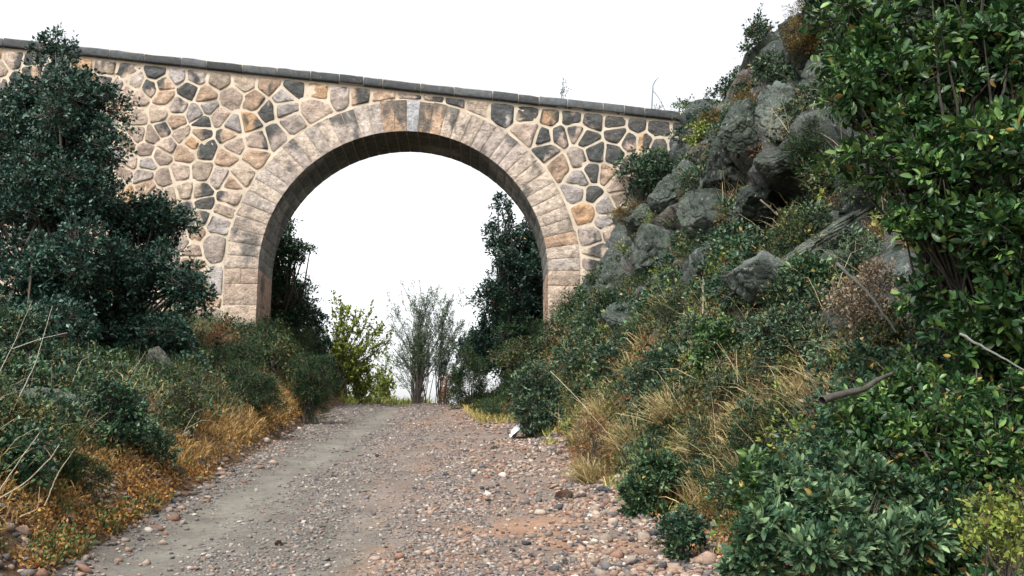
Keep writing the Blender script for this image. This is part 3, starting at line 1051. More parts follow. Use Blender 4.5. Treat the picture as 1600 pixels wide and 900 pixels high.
# --- shrubs on the left verge
LB = [
    ('low_shrub', 'dark green shrub on the bank between the left oak and the arch foot', 'heath', 330, 520, 420, 625, {}),
    ('low_shrub', 'reddish green tangled shrub touching the foot of the left arch pier', 'mixed', 385, 505, 470, 600, {}),
    ('low_shrub', 'dense dark shrub nearest the track under the left side of the arch', 'heath', 445, 555, 525, 668, {}),
    ('low_shrub', 'mid green shrub behind the orange grass on the left bank', 'heath', 350, 575, 450, 665, {}),
    ('low_shrub', 'olive green shrub with dry tips left of the orange grass', 'mixed', 255, 560, 335, 690, {}),
    ('low_shrub', 'brown leafed shrub on the pale rocks below the left oak', 'rust', 300, 490, 380, 560, {'den': .6}),
    ('low_shrub', 'small leafed dark shrub spilling over the left boulder', 'oakb', 95, 590, 245, 715, {}),
    ('low_shrub', 'grey leafed little shrub above the tilted stone slab', 'grey', 190, 650, 275, 735, {}),
    ('low_shrub', 'dark green shrub at the left edge below the boulder', 'oakb', -30, 655, 95, 775, {}),
    ('low_shrub', 'bushy green shrub beside the pale bare twigs on the left verge', 'heath', 70, 690, 175, 785, {}),
    ('low_shrub', 'shaggy shrub on top of the left boulder beneath the oak', 'grey', -40, 470, 60, 580, {}),
]
for k, (nm, lb, kd, x0, y0, x1, y1, kw) in enumerate(LB):
    bush(nm, lb, kd, x0, y0, x1, y1, 200 + k, group='shrubs on the left bank', **kw)
# --- shrubs on the right
RB = [
    ('cliff_shrub', 'branchy dark oak shrub growing in front of the right end of the bridge wall', 'oakb', 945, 215, 1060, 325, dict(den=.55, lumps=18)),
    ('cliff_shrub', 'yellowish brown heath tuft below the oak shrub on the bridge wall', 'heathb', 955, 310, 1012, 358, dict(lumps=8)),
    ('cliff_shrub', 'thin dark oak sapling at the foot of the right arch pier', 'oakb', 845, 412, 915, 500, dict(den=.5, lumps=12)),
    ('cliff_shrub', 'pale green bush where the parapet meets the rocks', 'lime', 1068, 188, 1120, 232, dict(den=1.2, lumps=8)),
    ('cliff_shrub', 'brown heath tuft against the end of the parapet', 'heathb', 1088, 165, 1135, 205, dict(lumps=8)),
    ('cliff_shrub', 'grey-green bush above the rocks right of the parapet end', 'grey', 1110, 160, 1195, 235, {}),
    ('cliff_shrub', 'orange tinged heath beside the tall pale rock on the skyline', 'heathb', 1140, 122, 1190, 190, dict(lumps=9)),
    ('cliff_shrub', 'green bush on the skyline above the tall pale rock', 'grey', 1165, 75, 1265, 140, {}),
    ('cliff_shrub', 'dark heath clump on the skyline beside the glossy leaved tree', 'heathb', 1210, 5, 1300, 95, dict(lumps=12)),
    ('cliff_shrub', 'dark wispy skyline bush touching the top edge of the photo', 'oakb', 1250, -50, 1330, 30, {}),
    ('cliff_shrub', 'dark green heath hanging above the black hollow in the cliff', 'heath', 1225, 195, 1310, 300, dict(lumps=12)),
    ('cliff_shrub', 'soft dark round heath in front of the cliff above the verge', 'heath', 1010, 440, 1095, 535, dict(lumps=12)),
    ('cliff_shrub', 'grey-green sprigs on the middle of the cliff face', 'grey', 1050, 250, 1125, 320, dict(den=.6, lumps=10)),
    ('cliff_shrub', 'mixed green shrub on the rocks beside the right arch pier', 'mixed', 900, 440, 985, 520, dict(den=.8)),
    ('verge_shrub', 'leafy green shrub at the road edge beside the white sheet', 'grey', 778, 575, 885, 690, dict(lumps=20)),
    ('verge_shrub', 'low green shrub under the right arch pier', 'mixed', 775, 520, 870, 600, {}),
    ('verge_shrub', 'green shrub with olive tips below the oak sapling', 'grey', 870, 500, 965, 590, {}),
    ('verge_shrub', 'grey-green bushy shrub in the middle of the right bank', 'grey', 965, 535, 1080, 635, dict(lumps=20)),
    ('verge_shrub', 'bright narrow leaved shrub in front of the pale sloping rock', 'broad', 1075, 485, 1170, 610, dict(lumps=18, scale=.8)),
    ('verge_shrub', 'silvery green shrub beneath the long pale ledge', 'grey', 1160, 465, 1290, 600, dict(lumps=20, den=.8)),
    ('verge_shrub', 'green shrub among the golden grass on the right bank', 'heath', 1075, 650, 1160, 740, {}),
    ('verge_shrub', 'grey-green rosette leaved shrub low beside the red rock', 'cistus', 975, 718, 1068, 815, dict(lumps=14, scale=.75)),
    ('verge_shrub', 'sparse rusty shrub on the verge above the grey-green rosettes', 'rust', 880, 640, 975, 745, dict(den=.6)),
    ('verge_shrub', 'dark shrub at the road edge under the grey-green rosettes', 'oakb', 1010, 790, 1105, 880, dict(scale=.75)),
    ('verge_shrub', 'dead brown leaved bush in the shade under the glossy tree', 'dead', 1290, 400, 1440, 570, dict(lumps=22)),
    ('verge_shrub', 'pale tipped cistus sprigs beside the broken branch', 'cistus', 1240, 400, 1330, 480, dict(lumps=9, scale=.9, den=.7)),
    ('verge_shrub', 'curling brown and green leaved shrub behind the broken branch', 'dead', 1230, 610, 1370, 735, dict(lumps=18, scale=.8)),
    ('verge_shrub', 'orange tinged heath on the bank left of the glossy tree', 'heathb', 1405, 330, 1480, 420, dict(lumps=10)),
    ('verge_shrub', 'green narrow leaved heath on the lower right bank', 'heath', 1130, 620, 1240, 740, dict(scale=.9)),
]
for k, (nm, lb, kd, x0, y0, x1, y1, kw) in enumerate(RB):
    bush(nm, lb, kd, x0, y0, x1, y1, 300 + k, group='shrubs on the rocky right bank' if nm == 'cliff_shrub' else 'shrubs on the right verge', **kw)

# --- nearest plants, bottom right and top right
def near_bush(nm, lb, kd, lobes, rootpx, seed, **kw):
    c = lobes[0]
    d = c[4]
    r = at(rootpx[0], rootpx[1], d); r[2] = ground(r[0], r[1])
    return plant(nm, lb, kw.pop('cat', 'shrub'), kd, px_lobes(lobes), r, seed, **kw)


near_bush('cistus_bush', 'large grey-green bush of rosette leaves filling the bottom right foreground', 'cistus',
          [(1300, 790, 60, 45, 5.5), (1210, 840, 60, 50, 5.4), (1235, 760, 50, 35, 5.9), (1360, 850, 60, 50, 5.3), (1400, 770, 50, 35, 5.9), (1290, 870, 60, 45, 5.1), (1330, 720, 40, 30, 6.1), (1180, 880, 45, 30, 5.4), (1430, 830, 40, 40, 5.5)], (1300, 880), 401, lumps=120, scale=.80, stems=8, trunk_r=.012, den=.6)
near_bush('yellowing_bush', 'bush with yellow and orange leaves at the bottom right corner', 'lime',
          [(1555, 825, 60, 60, 4.6), (1600, 800, 40, 50, 4.6)], (1560, 890), 402, lumps=22, scale=.62, stems=3, trunk_r=.012, den=1.0)
near_bush('dark_leafed_bush', 'dark shaded bush with small glossy leaves behind the foreground bushes', 'broad',
          [(1480, 660, 110, 90, 6.4), (1380, 690, 90, 60, 6.6), (1560, 720, 80, 90, 6.2), (1450, 770, 70, 50, 6.2), (1560, 560, 80, 80, 6.8), (1500, 850, 80, 60, 5.9), (1400, 870, 70, 50, 6.0), (1600, 800, 70, 70, 6.0), (1420, 600, 70, 50, 6.9), (1330, 660, 60, 50, 6.6), (1600, 640, 70, 80, 6.2), (1180, 760, 50, 50, 6.6)], (1480, 820), 403, lumps=150, scale=.75, stems=5, trunk_r=.02, den=.8)
near_bush('strawberry_tree', 'glossy broad leaved tree filling the upper right corner', 'broad',
          [(1430, 110, 160, 120, 7.0), (1345, 60, 85, 90, 7.0), (1560, 60, 120, 110, 6.8), (1410, 230, 130, 80, 6.8), (1540, 250, 150, 110, 6.6), (1590, 390, 110, 110, 6.4), (1490, 360, 80, 60, 6.6), (1600, 500, 80, 70, 6.3), (1440, 340, 65, 45, 6.7), (1460, 450, 60, 60, 6.9), (1535, 520, 80, 60, 6.6), (1325, 150, 65, 65, 6.9), (1500, -20, 160, 60, 7.0)],
          (1560, 640), 404, lumps=300, scale=.95, stems=4, trunk_r=.034, barkc=np.array([.05, .045, .038]), part='crown', stemname='trunk', cat='tree', den=.75)

# ------------------------------------------------------------------ rocks
ICO = None


def icosphere(sub):
    t = (1 + 5 ** .5) / 2
    v = [(-1, t, 0), (1, t, 0), (-1, -t, 0), (1, -t, 0), (0, -1, t), (0, 1, t), (0, -1, -t), (0, 1, -t), (t, 0, -1), (t, 0, 1), (-t, 0, -1), (-t, 0, 1)]
    f = [(0, 11, 5), (0, 5, 1), (0, 1, 7), (0, 7, 10), (0, 10, 11), (1, 5, 9), (5, 11, 4), (11, 10, 2), (10, 7, 6), (7, 1, 8), (3, 9, 4), (3, 4, 2), (3, 2, 6), (3, 6, 8), (3, 8, 9), (4, 9, 5), (2, 4, 11), (6, 2, 10), (8, 6, 7), (9, 8, 1)]
    v = [np.array(p, float) / np.linalg.norm(p) for p in v]
    for _ in range(sub):
        cache, nf = {}, []
        def mid(a, b):
            k = (min(a, b), max(a, b))
            if k not in cache:
                m = v[a] + v[b]
                v.append(m / np.linalg.norm(m))
                cache[k] = len(v) - 1
            return cache[k]
        for a, b, c in f:
            x, y, z = mid(a, b), mid(b, c), mid(c, a)
            nf += [(a, x, z), (b, y, x), (c, z, y), (x, y, z)]
        f = nf
    return np.array(v), np.array(f)


ICO0, ICO1, ICO4 = icosphere(0), icosphere(1), icosphere(5)


def rock_mesh(seed, radii, tilt=0.0, yaw=0.0, rough=.8, planes=15, pits=.8):
    rng = np.random.default_rng(seed)
    V, Fc = ICO4
    V = V.copy()
    for _ in range(planes):           # flat fractured sides
        n = norm(rng.normal(0, 1, 3)); c = rng.uniform(.45, .85)
        dd = V @ n
        V = V - np.outer(np.clip(dd - c, 0, None), n) * 1.0
    nn = norm(V)
    x, y, z = (V * 1.8 + seed).T
    V = V + nn * (rough * (.16 * fbm(x, y, z, seed=seed, octv=5) + .05 * fbm(x * 5, y * 5, z * 5, seed=seed + 3, octv=3)))[:, None]
    a1, a2, av = cellnoise(x * 1.8, y * 1.8, z * 1.8, seed=seed)
    V = V + nn * (pits * (.12 * (av - .5) - .10 * np.exp(-(a2 - a1) / .08)))[:, None]
    V = V * np.asarray(radii)
    ct, st = math.cos(tilt), math.sin(tilt)
    V = V @ np.array([[ct, 0, st], [0, 1, 0], [-st, 0, ct]])
    cy_, sy_ = math.cos(yaw), math.sin(yaw)
    V = V @ np.array([[cy_, sy_, 0], [-sy_, cy_, 0], [0, 0, 1]])
    return V, Fc


def rock_thing(name, label, px, py, rxp, ryp, seed, d=None, col=(.15, .155, .15), tilt=0, deep=.9, push=.3, cat='rock', group=None, mat=None, **kw):
    h = hit(px, py)
    dd = d if d is not None else (h[1] if h is not None else 20) + push * rxp * 14 / F
    if mat is None:
        col = tuple(np.array(col) * np.array([.36, .41, .38]))
    c = at(px, py, dd)
    r = (rxp * dd / F, max(rxp, ryp) * dd / F * deep, ryp * dd / F)
    V, Fc = rock_mesh(seed, r, tilt, **kw)
    V = V + c
    mb = MB()
    n = fbm(V[:, 0] / .5 + seed, V[:, 1] / .5, V[:, 2] / .5, seed=seed)
    cc = mixc(np.tile(np.array(col), (len(V), 1)), np.array(col) * np.array([1.6, 1.5, 1.45]), sstep(0, .4, n))
    cc = mixc(cc, np.array(col) * .4, sstep(.1, .45, -n))
    mb.add(V, Fc, cc)
    return tag(mb.build(name, mat or M_ROCK, None, c, smooth=False), label, cat, group)


g = 'rock outcrops of the right cliff'
rock_thing('rock_outcrop', 'tall pale grey rock on the skyline right of the parapet', 1215, 190, 48, 62, 51, col=(.36, .38, .36), group=g)
rock_thing('rock_outcrop', 'broad dark rock face above the verge right of the arch pier', 1030, 405, 80, 80, 52, col=(.17, .185, .17), group=g, push=-.55)
rock_thing('rock_outcrop', 'long pale ledge slanting up to the right across the cliff', 1255, 395, 160, 22, 53, col=(.34, .34, .32), tilt=.52, push=-.1, deep=.35, group=g)
rock_thing('rock_outcrop', 'pitted grey boulder face under the slanting pale ledge', 1200, 445, 80, 66, 54, col=(.30, .31, .30), group=g, push=-.35)
rock_thing('rock_outcrop', 'rounded overhanging rock above the black hollow', 1250, 245, 70, 45, 55, col=(.16, .165, .15), group=g)
rock_thing('rock_outcrop', 'jagged dark rock between the oak shrub and the black hollow', 1145, 270, 58, 68, 56, col=(.12, .125, .12), group=g)
rock_thing('rock_outcrop', 'rough dark rock left of the slanting ledge', 1105, 350, 66, 60, 57, col=(.20, .215, .20), group=g, push=-.3)
rock_thing('rock_outcrop', 'knobbly brown grey rock below the grey-green skyline bush', 1095, 250, 45, 45, 58, col=(.19, .16, .14), group=g)
rock_thing('rock_outcrop', 'small pale rock half buried in the right bank below the round heath', 1092, 510, 32, 26, 59, col=(.26, .25, .24), group=g, push=0)
rock_thing('rock_outcrop', 'grey rock wall behind the glossy tree at the middle right', 1370, 330, 90, 60, 60, col=(.15, .16, .15), group=g)
rock_thing('rock_outcrop', 'dark rock shoulder against the bridge wall above the pier sapling', 965, 450, 45, 55, 61, col=(.16, .175, .16), group=g, push=-.5)
for k_, (px_, py_, rx_, ry_, lb_) in enumerate([
    (1180, 330, 60, 40, 'dark craggy rock directly left of the black hollow'), (1300, 290, 60, 45, 'dark rock between the black hollow and the glossy tree'),
    (1060, 300, 50, 50, 'dark mossy rock beside the oak shrub on the bridge wall'), (1160, 200, 42, 45, 'rough mossy rock between the orange heath and the parapet end'),
    (1290, 140, 60, 60, 'shadowed rock behind the left edge of the glossy tree'), (1010, 350, 50, 40, 'dark rock above the broad rock face by the bridge'),
    (1120, 420, 55, 45, 'dark cracked rock left of the pitted boulder'), (1255, 60, 50, 50, 'topmost rock on the skyline under the dark heath'),
    (1310, 440, 60, 50, 'shaded rock to the right of the pitted boulder'), (990, 500, 50, 40, 'low mossy rock at the foot of the right cliff')]):
    rock_thing('rock_outcrop', lb_, px_, py_, rx_, ry_, 151 + k_, col=(.18, .195, .18), group=g, push=-.05)
rock_thing('boulder', 'big grey lichen boulder at the left edge under the oak', 35, 640, 80, 70, 62, d=10.2, col=(.22, .24, .22), push=0, pits=.25, rough=1.2)
rock_thing('boulder', 'pale leaning rock on the left bank below the oak', 262, 590, 26, 55, 63, col=(.22, .20, .18), tilt=.4, push=0)
rock_thing('stone_slab', 'flat brown slab tipped over at the left road edge', 266, 738, 34, 12, 64, col=(.26, .19, .14), tilt=.35, push=-.1, cat='stone', pits=.1, planes=14)
rock_thing('loose_rock', 'knobbly grey rock beside the tipped brown slab', 308, 735, 20, 20, 65, col=(.18, .17, .16), push=0, cat='stone')
rock_thing('loose_rock', 'large red rock on the right edge of the gravel', 883, 779, 18, 13, 66, col=(.30, .14, .10), push=0, cat='stone', pits=.2)
rock_thing('loose_rock', 'small brown stone alone in the middle of the track', 436, 852, 10, 8, 67, col=(.24, .11, .08), push=0, cat='stone', pits=.1)
rock_thing('loose_rock', 'orange stone at the verge under the dark road edge shrub', 1028, 852, 17, 10, 68, col=(.38, .20, .12), push=0, cat='stone', pits=.1)
rock_thing('loose_rock', 'white stone showing under the grey-green rosette shrub', 1012, 812, 22, 16, 69, col=(.55, .55, .55), push=0, cat='stone', pits=.2, mat=M_PEBBLE)
rock_thing('loose_rock', 'black stone on the left road edge below the slab', 238, 803, 13, 8, 70, col=(.06, .05, .055), push=0, cat='stone', pits=.1)
rock_thing('loose_rock', 'round grey stone on the gravel near the white sheet', 773, 701, 9, 7, 71, col=(.15, .13, .12), push=0, cat='stone', pits=.1)
rock_thing('loose_rock', 'small dark red stone left of the middle of the track', 520, 745, 7, 5, 72, col=(.13, .07, .065), push=0, cat='stone', pits=.1)

# crumpled white sheet caught under the verge shrub
h = hit(822, 684)
c = h if h is not None else at(822, 684, 19)
mb = MB()
n = 26
a = np.linspace(-1, 1, n)
A, B = np.meshgrid(a, a, indexing='ij')
X = .30 * A + .05 * fbm(A * 2, B * 2, seed=1); Y = .22 * B
Zs = .10 + .22 * (1 - A ** 2) * (1 - .5 * B ** 2) * .7 + .12 * fbm(A * 3, B * 3, seed=2) + .06 * np.abs(fbm(A * 7, B * 5, seed=3))
Zs -= .25 * np.clip(np.hypot(A, B) - .8, 0, 1)
i, j = np.meshgrid(np.arange(n - 1), np.arange(n - 1), indexing='ij')
f = np.stack([i * n + j, (i + 1) * n + j, (i + 1) * n + j + 1, i * n + j + 1], -1).reshape(-1, 4)
mb.add(np.stack([X, Y, Zs], -1).reshape(-1, 3) + c, f, [.62, .64, .66])
tag(mb.build('plastic_sheet', M_PLASTIC, None, c), 'crumpled white plastic sheet under the verge shrub at the right', 'litter')

# ------------------------------------------------------------------ dead branches
def branch(name, label, pts, r, col=(.30, .27, .22), cat='branch', side=None, group=None, seed=0):
    """pts: (px, py, d)"""
    rng = np.random.default_rng(seed)
    P = np.array([at(*p) for p in pts])
    tt_ = np.linspace(0, 1, len(P)); q = np.linspace(0, 1, 14)
    PP = np.stack([np.interp(q, tt_, P[:, k]) for k in range(3)], -1)
    PP[1:-1] = PP[1:-1] * .5 + .25 * (PP[:-2] + PP[2:])
    PP[1:-1] += rng.normal(0, r * .28, (12, 3))
    mb = MB()
    tube(mb, PP, r * np.linspace(1, .45, 14), col, 7)
    mb.add(PP[:1].repeat(3, 0) + rng.normal(0, r * .3, (3, 3)), [[0, 1, 2]], col)
    for (t0, dx, dy, ln) in side or []:
        p0 = PP[int(t0 * 13)]
        v = np.array([dx, rng.uniform(-.3, .3), dy])
        tube(mb, [p0, p0 + v * ln * .5 + rng.normal(0, .01, 3), p0 + v * ln], r * np.array([.5, .35, .15]), col, 5)
    return tag(mb.build(name, M_BARK, None, PP[0], smooth=True), label, cat, group)


branch('broken_branch', 'thick broken dark branch stub pointing left in the right undergrowth', [(1284, 626, 5.9), (1320, 616, 6.0), (1355, 606, 6.1), (1378, 592, 6.4), (1400, 575, 7.2)], .025, (.07, .065, .055), seed=1)
branch('dead_branch', 'grey bare branch slanting down through the dead bush', [(1308, 412, 8.6), (1350, 450, 8.4), (1372, 478, 8.3), (1400, 520, 8.2)], .016, (.12, .115, .10), seed=2)
branch('dead_branch', 'grey bare branch crossing the dark hollow at the far right', [(1500, 522, 5.9), (1550, 550, 5.8), (1610, 585, 5.7)], .009, (.16, .165, .15), seed=3)
branch('dead_branch', 'long pale stalk leaning over the black hollow in the cliff', [(1188, 312, 14), (1215, 335, 14), (1238, 362, 14)], .015, (.34, .30, .26), seed=5)
branch('bare_twig', 'pale bare twig slanting left at the lower left edge', [(-5, 772, 7.5), (20, 735, 7.5), (62, 676, 7.5)], .006, (.40, .34, .25), seed=6)
branch('bare_twig', 'long forked pale twig beside the lower left edge', [(0, 778, 7.6), (40, 755, 7.6), (80, 715, 7.6), (93, 694, 7.6)], .006, (.40, .34, .25), side=[(.7, -.3, .6, .12)], seed=7)
branch('bare_twig', 'curved pale twig lying over the orange litter', [(30, 808, 7.2), (60, 795, 7.2), (62, 760, 7.2)], .004, (.36, .29, .2), seed=8)
branch('bare_twig', 'thin dry twig rising in front of the dark gap under the oak', [(30, 620, 8.6), (55, 570, 8.6), (82, 478, 8.6)], .005, (.34, .32, .27), seed=9)
branch('bare_twig', 'thin dry twig leaning right over the left boulder', [(20, 545, 8.6), (60, 530, 8.6), (105, 520, 8.6)], .004, (.34, .32, .27), seed=10)
branch('bare_twig', 'grey dry twig on the left boulder nearest the picture edge', [(-5, 590, 8.6), (25, 530, 8.6), (50, 470, 8.6)], .004, (.34, .32, .27), side=[(.5, .5, .6, .2)], seed=11)
branch('bare_twig', 'pale twig slanting through the green shrub on the lower left verge', [(70, 790, 7.8), (90, 740, 7.8), (118, 700, 7.8)], .005, (.36, .30, .2), seed=12)
branch('bare_stalk', 'long pale dry stalk arching over the grass on the right verge', [(860, 580, 14), (905, 625, 13.5), (960, 690, 13), (985, 735, 12.5)], .0055, (.34, .29, .19), seed=13)
branch('bare_stalk', 'upright dry stalk in front of the round heath on the bank', [(1098, 490, 13), (1099, 465, 13), (1098, 432, 13)], .008, (.36, .33, .24), seed=16)
branch('bare_stalk', 'tall straight stalk hanging beside the glossy tree', [(1384, 375, 8), (1380, 330, 8), (1374, 280, 8)], .007, (.34, .31, .22), seed=17)

# bent pole with brace behind the parapet
u, z = wpix(1018, 170)
base = w2(np.array(u), np.array(z - .15), -.6)
pt = thing('bent_pole', 'thin bent grey pole with a slanting brace standing on the parapet', 'pole', base)
def wp(px, py):
    return at(px, py, base[1])
mb = MB()
tube(mb, [wp(1018, 176), wp(1019, 155), wp(1020, 140), wp(1020, 134), wp(1024, 126), wp(1029, 121)], [.022, .022, .022, .02, .016, .01], (.16, .17, .22), 8)
mb.build('post', M_METAL, pt, base, smooth=True)
mb = MB()
tube(mb, [wp(1021, 142), wp(1029, 152), wp(1040, 174)], [.018, .018, .018], (.30, .33, .36), 8)
mb.build('brace', M_METAL, pt, base, smooth=True)
rt = w2(np.array(wpix(882, 155)[0]), np.array(wpix(882, 155)[1] - .05), -.5)
airy('parapet_weed', 'wispy little weed growing on the middle of the parapet', 'plant', 'oakb', rt, [at(x, y, rt[1]) for x, y in ((877, 132), (882, 128), (888, 140), (884, 136))], 131, nstem=5, r=.008, leafp=.7, scale=1.1, spread=.10)
rt = w2(np.array(wpix(1028, 172)[0]), np.array(wpix(1028, 172)[1] - .05), -.5)
airy('parapet_weed', 'low green weed at the foot of the bent pole', 'plant', 'oakb', rt, [at(x, y, rt[1]) for x, y in ((1024, 162), (1030, 164), (1035, 166))], 132, nstem=5, r=.006, leafp=1, scale=1.1, spread=.08)
rt = at(40, 80, 34); rt[2] = ground(rt[0], rt[1])

# ------------------------------------------------------------------ ground stuff
rg = np.random.default_rng(77)


def pebbles(name, label_kind, s, y, size, cols, flat=.6, sink=.25):
    P, n = sample(s, y)
    N = len(P)
    V0, F0 = ICO1 if False else ICO0
    K = len(V0)
    jit = 1 + rg.uniform(-.42, .38, (N, K, 1))
    sc = size[:, None, None] * np.stack([rg.uniform(.8, 1.3, N), rg.uniform(.7, 1.1, N), rg.uniform(.4, .8, N) * flat / .6], -1)[:, None]
    V = V0[None] * jit * sc
    a = rg.uniform(0, 2 * np.pi, N)
    ca, sa = np.cos(a)[:, None], np.sin(a)[:, None]
    tl = rg.normal(0, .25, N)[:, None]
    X = V[..., 0]; Y = V[..., 1]; Z = V[..., 2]
    Z, X = Z * np.cos(tl) + X * np.sin(tl), X * np.cos(tl) - Z * np.sin(tl)
    X, Y = X * ca - Y * sa, X * sa + Y * ca
    V = np.stack([X, Y, Z], -1) + P[:, None] + np.array([0, 0, 1.0]) * (size * (.5 - sink))[:, None, None]
    f = (np.arange(N) * K)[:, None, None] + F0[None]
    mb = MB()
    mb.add(V.reshape(-1, 3), f.reshape(-1, 3), np.repeat(cols, K, 0))
    return tag(mb.build(name, M_PEBBLE), None, None, kind='stuff')


def pick(N, pal, w, var=.2):
    pal = np.array(pal)
    c = pal[rg.choice(len(pal), N, p=np.array(w) / sum(w))]
    return c * rg.uniform(1 - var, 1 + var, (N, 1))


# more stones near the camera: y density ~ 1/y
def ydist(n, a, b):
    return np.exp(rg.uniform(math.log(a), math.log(b), n))


pal = [[.24, .165, .125], [.28, .22, .175], [.18, .105, .075], [.11, .10, .095], [.40, .36, .32], [.045, .046, .05], [.20, .16, .13]]
pw = [5, 3.5, 3, 3.2, .9, 1.8, 3]
N = 56000
s = rg.uniform(-.6, 2.75, N) + 0
y = ydist(N, 6.2, 38)
keep = rg.random(N) < np.clip(.25 + .5 * (s + .3), .12, 1) * (1 - .85 * np.interp(s, [-9, 9], [0, 0]))
nn_ = fbm(s * .8, y * .8, seed=44)
keep &= rg.random(N) < np.clip(.8 + nn_ * 1.6, .12, 1)
tp = (y - 8) / 15
keep &= rg.random(N) > 1.0 * np.exp(-((s - (-.42 + 1.0 * tp)) / .36) ** 2) * .9
keep &= rg.random(N) < np.clip(.85 + 1.8 * fbm(s / .7, y / 1.0, seed=171), .2, 1)
s, y = s[keep], y[keep]
size = (1 + .35 * sstep(.8, 2.2, s)) * np.clip(rg.lognormal(math.log(.0110), .52, len(s)), .006, .05) * np.interp(y, [6, 20, 38], [1, 1.2, 1.35])
pebbles('gravel', 0, s, y, size, pick(len(s), pal, pw))
N = 52000
s = rg.uniform(-2.5, .9, N); y = ydist(N, 6.2, 38)
tp = (y - 8) / 15
dl = np.exp(-((s - (-1.95 + .85 * tp)) / .45) ** 2); dr = np.exp(-((s - (-.42 + 1.0 * tp)) / .33) ** 2) * .8
keep = rg.random(N) > np.maximum(dl, dr) * .97
keep &= rg.random(N) < np.clip(.9 + 1.6 * fbm(s / .6, y / .9, seed=172), .25, 1)
s, y = s[keep], y[keep]
size = np.clip(rg.lognormal(math.log(.010), .45, len(s)), .005, .034) * np.interp(y, [6, 20, 38], [1, 1.3, 1.5])
pebbles('fine_gravel', 0, s, y, size, pick(len(s), [[.15, .137, .13], [.19, .165, .145], [.30, .265, .24], [.075, .07, .07], [.20, .14, .11]], [4, 4, 2, 2, 2]))
N = 2600
s = -rg.normal(2.75, .35, N); y = ydist(N, 6.5, 30)
size = np.clip(rg.lognormal(math.log(.022), .55, N), .01, .085)
pebbles('edge_rubble', 0, s, y, size, pick(N, pal, pw))
N = 900
s = rg.normal(2.7, .35, N); y = ydist(N, 6.2, 18)
size = np.clip(rg.lognormal(math.log(.030), .45, N), .012, .085)
pebbles('edge_rubble', 0, s, y, size, pick(N, pal, pw))


def tufts(name, s, y, n, L, W, c, c2, mat, up=.6, spread=.12, cls=LEAF4, hup=.05):
    P, nrm_ = sample(s, y)
    N = len(P)
    o = rg.normal(0, 1, (N, n, 3)) * spread * np.array([1, 1, .6])
    base = P[:, None] + nrm_[:, None] * np.abs(rg.normal(hup, spread * .6, (N, n, 1))) + o
    D = norm(rg.normal(0, .7, (N, n, 3)) + nrm_[:, None] * up + np.array([0, 0, up]))
    pv = rg.random((N, 1, 1))
    lv = np.clip(.5 * pv + .5 * rg.random((N, n, 1)), 0, 1)
    col = (np.array(c) * (1 - lv) + np.array(c2) * lv) * rg.uniform(.7, 1.3, (N, n, 1))
    sc = rg.uniform(.7, 1.3, (N, n)) * np.interp(y, [6, 15, 35], [.8, 1.1, 1.8])[:, None]
    mb = MB()
    add_leaves(mb, base.reshape(-1, 3), D.reshape(-1, 3), (L * sc).ravel(), (W * sc).ravel(), col.reshape(-1, 3), rg, cls)
    return tag(mb.build(name, mat), None, None, kind='stuff')


def blades(name, s, y, n, h, c, c2, lean=.5, w=.004, spread=.06, leanx=0.0):
    """arched dry grass: three segments per blade"""
    P, nrm_ = sample(s, y)
    N = len(P) * n
    B = np.repeat(P, n, 0) + rg.normal(0, spread, (N, 3)) * np.array([1, 1, .2])
    d = np.concatenate([rg.normal(0, lean, (N, 2)), np.ones((N, 1))], 1); d[:, 0] += leanx
    hh = (h * rg.uniform(.5, 1.2, N) * 1)[:, None]
    yy_ = np.repeat(y, n)
    ww = (w * np.interp(yy_, [5, 12, 35], [.8, 1.4, 3.0]))[:, None]
    d = norm(d)
    side = norm(np.cross(d, rg.normal(0, 1, (N, 3))))
    drop = np.array([0, 0, -1.0])
    p0 = B; p1 = B + d * hh * .4
    p2 = B + d * hh * .75 + drop * hh * .06; p3 = B + d * hh + norm(d * np.array([1, 1, 0]) + 1e-6) * hh * .12 + drop * hh * .2
    V = np.stack([p0 - side * ww, p0 + side * ww, p1 - side * ww, p1 + side * ww, p2 - side * ww * .7, p2 + side * ww * .7, p3], 1)
    f4 = np.array([[0, 1, 3, 2], [2, 3, 5, 4]]); f3 = np.array([[4, 5, 6]])
    lv = rg.random((N, 1))
    col = (np.array(c) * (1 - lv) + np.array(c2) * lv) * rg.uniform(.75, 1.25, (N, 1))
    mb = MB()
    mb.add(V.reshape(-1, 3), ((np.arange(N) * 7)[:, None, None] + f4[None]).reshape(-1, 4), np.repeat(col, 7, 0))
    mb.f.append(((np.arange(N) * 7)[:, None, None] + f3[None]).reshape(-1, 3) + mb.n - N * 7)
    return tag(mb.build(name, M_DRY), None, None, kind='stuff')


def band(n, s0, s1, y0, y1, th=None, seed=0, sc=1.2):
    s = rg.uniform(s0, s1, n); y = ydist(n, y0, y1)
    if th is not None:
        k = fbm(s / sc, y / sc, seed=seed) > th
        s, y = s[k], y[k]
    return s, y


# scrub covering the banks
s, y = band(5200, -8.5, -3.1, 7, 42)
s = np.concatenate([s, rg.uniform(-26, -8, 3000)]); y = np.concatenate([y, ydist(3000, 9, 42)])
tufts('low_scrub', s, y, 14, .055, .022, (.030, .060, .028), (.11, .14, .06), M_LEAF)
s, y = band(9000, 2.75, 9.0, 5.0, 36, .0, 91, 1.6)
k = (s < 4.6) | (rg.random(len(s)) < .12) | (y < 9)
s, y = s[k], y[k]
tufts('low_scrub', s, y, 14, .055, .022, (.035, .065, .030), (.13, .16, .07), M_LEAF)
s, y = band(1800, 2.8, 5.2, 5.0, 34, .1, 92)
tufts('brown_scrub', s, y, 12, .045, .014, (.16, .11, .05), (.30, .20, .10), M_DRY)
s, y = band(900, -4.5, -2.9, 8, 34, .1, 93)
tufts('brown_scrub', s, y, 12, .045, .014, (.17, .11, .05), (.34, .22, .10), M_DRY)
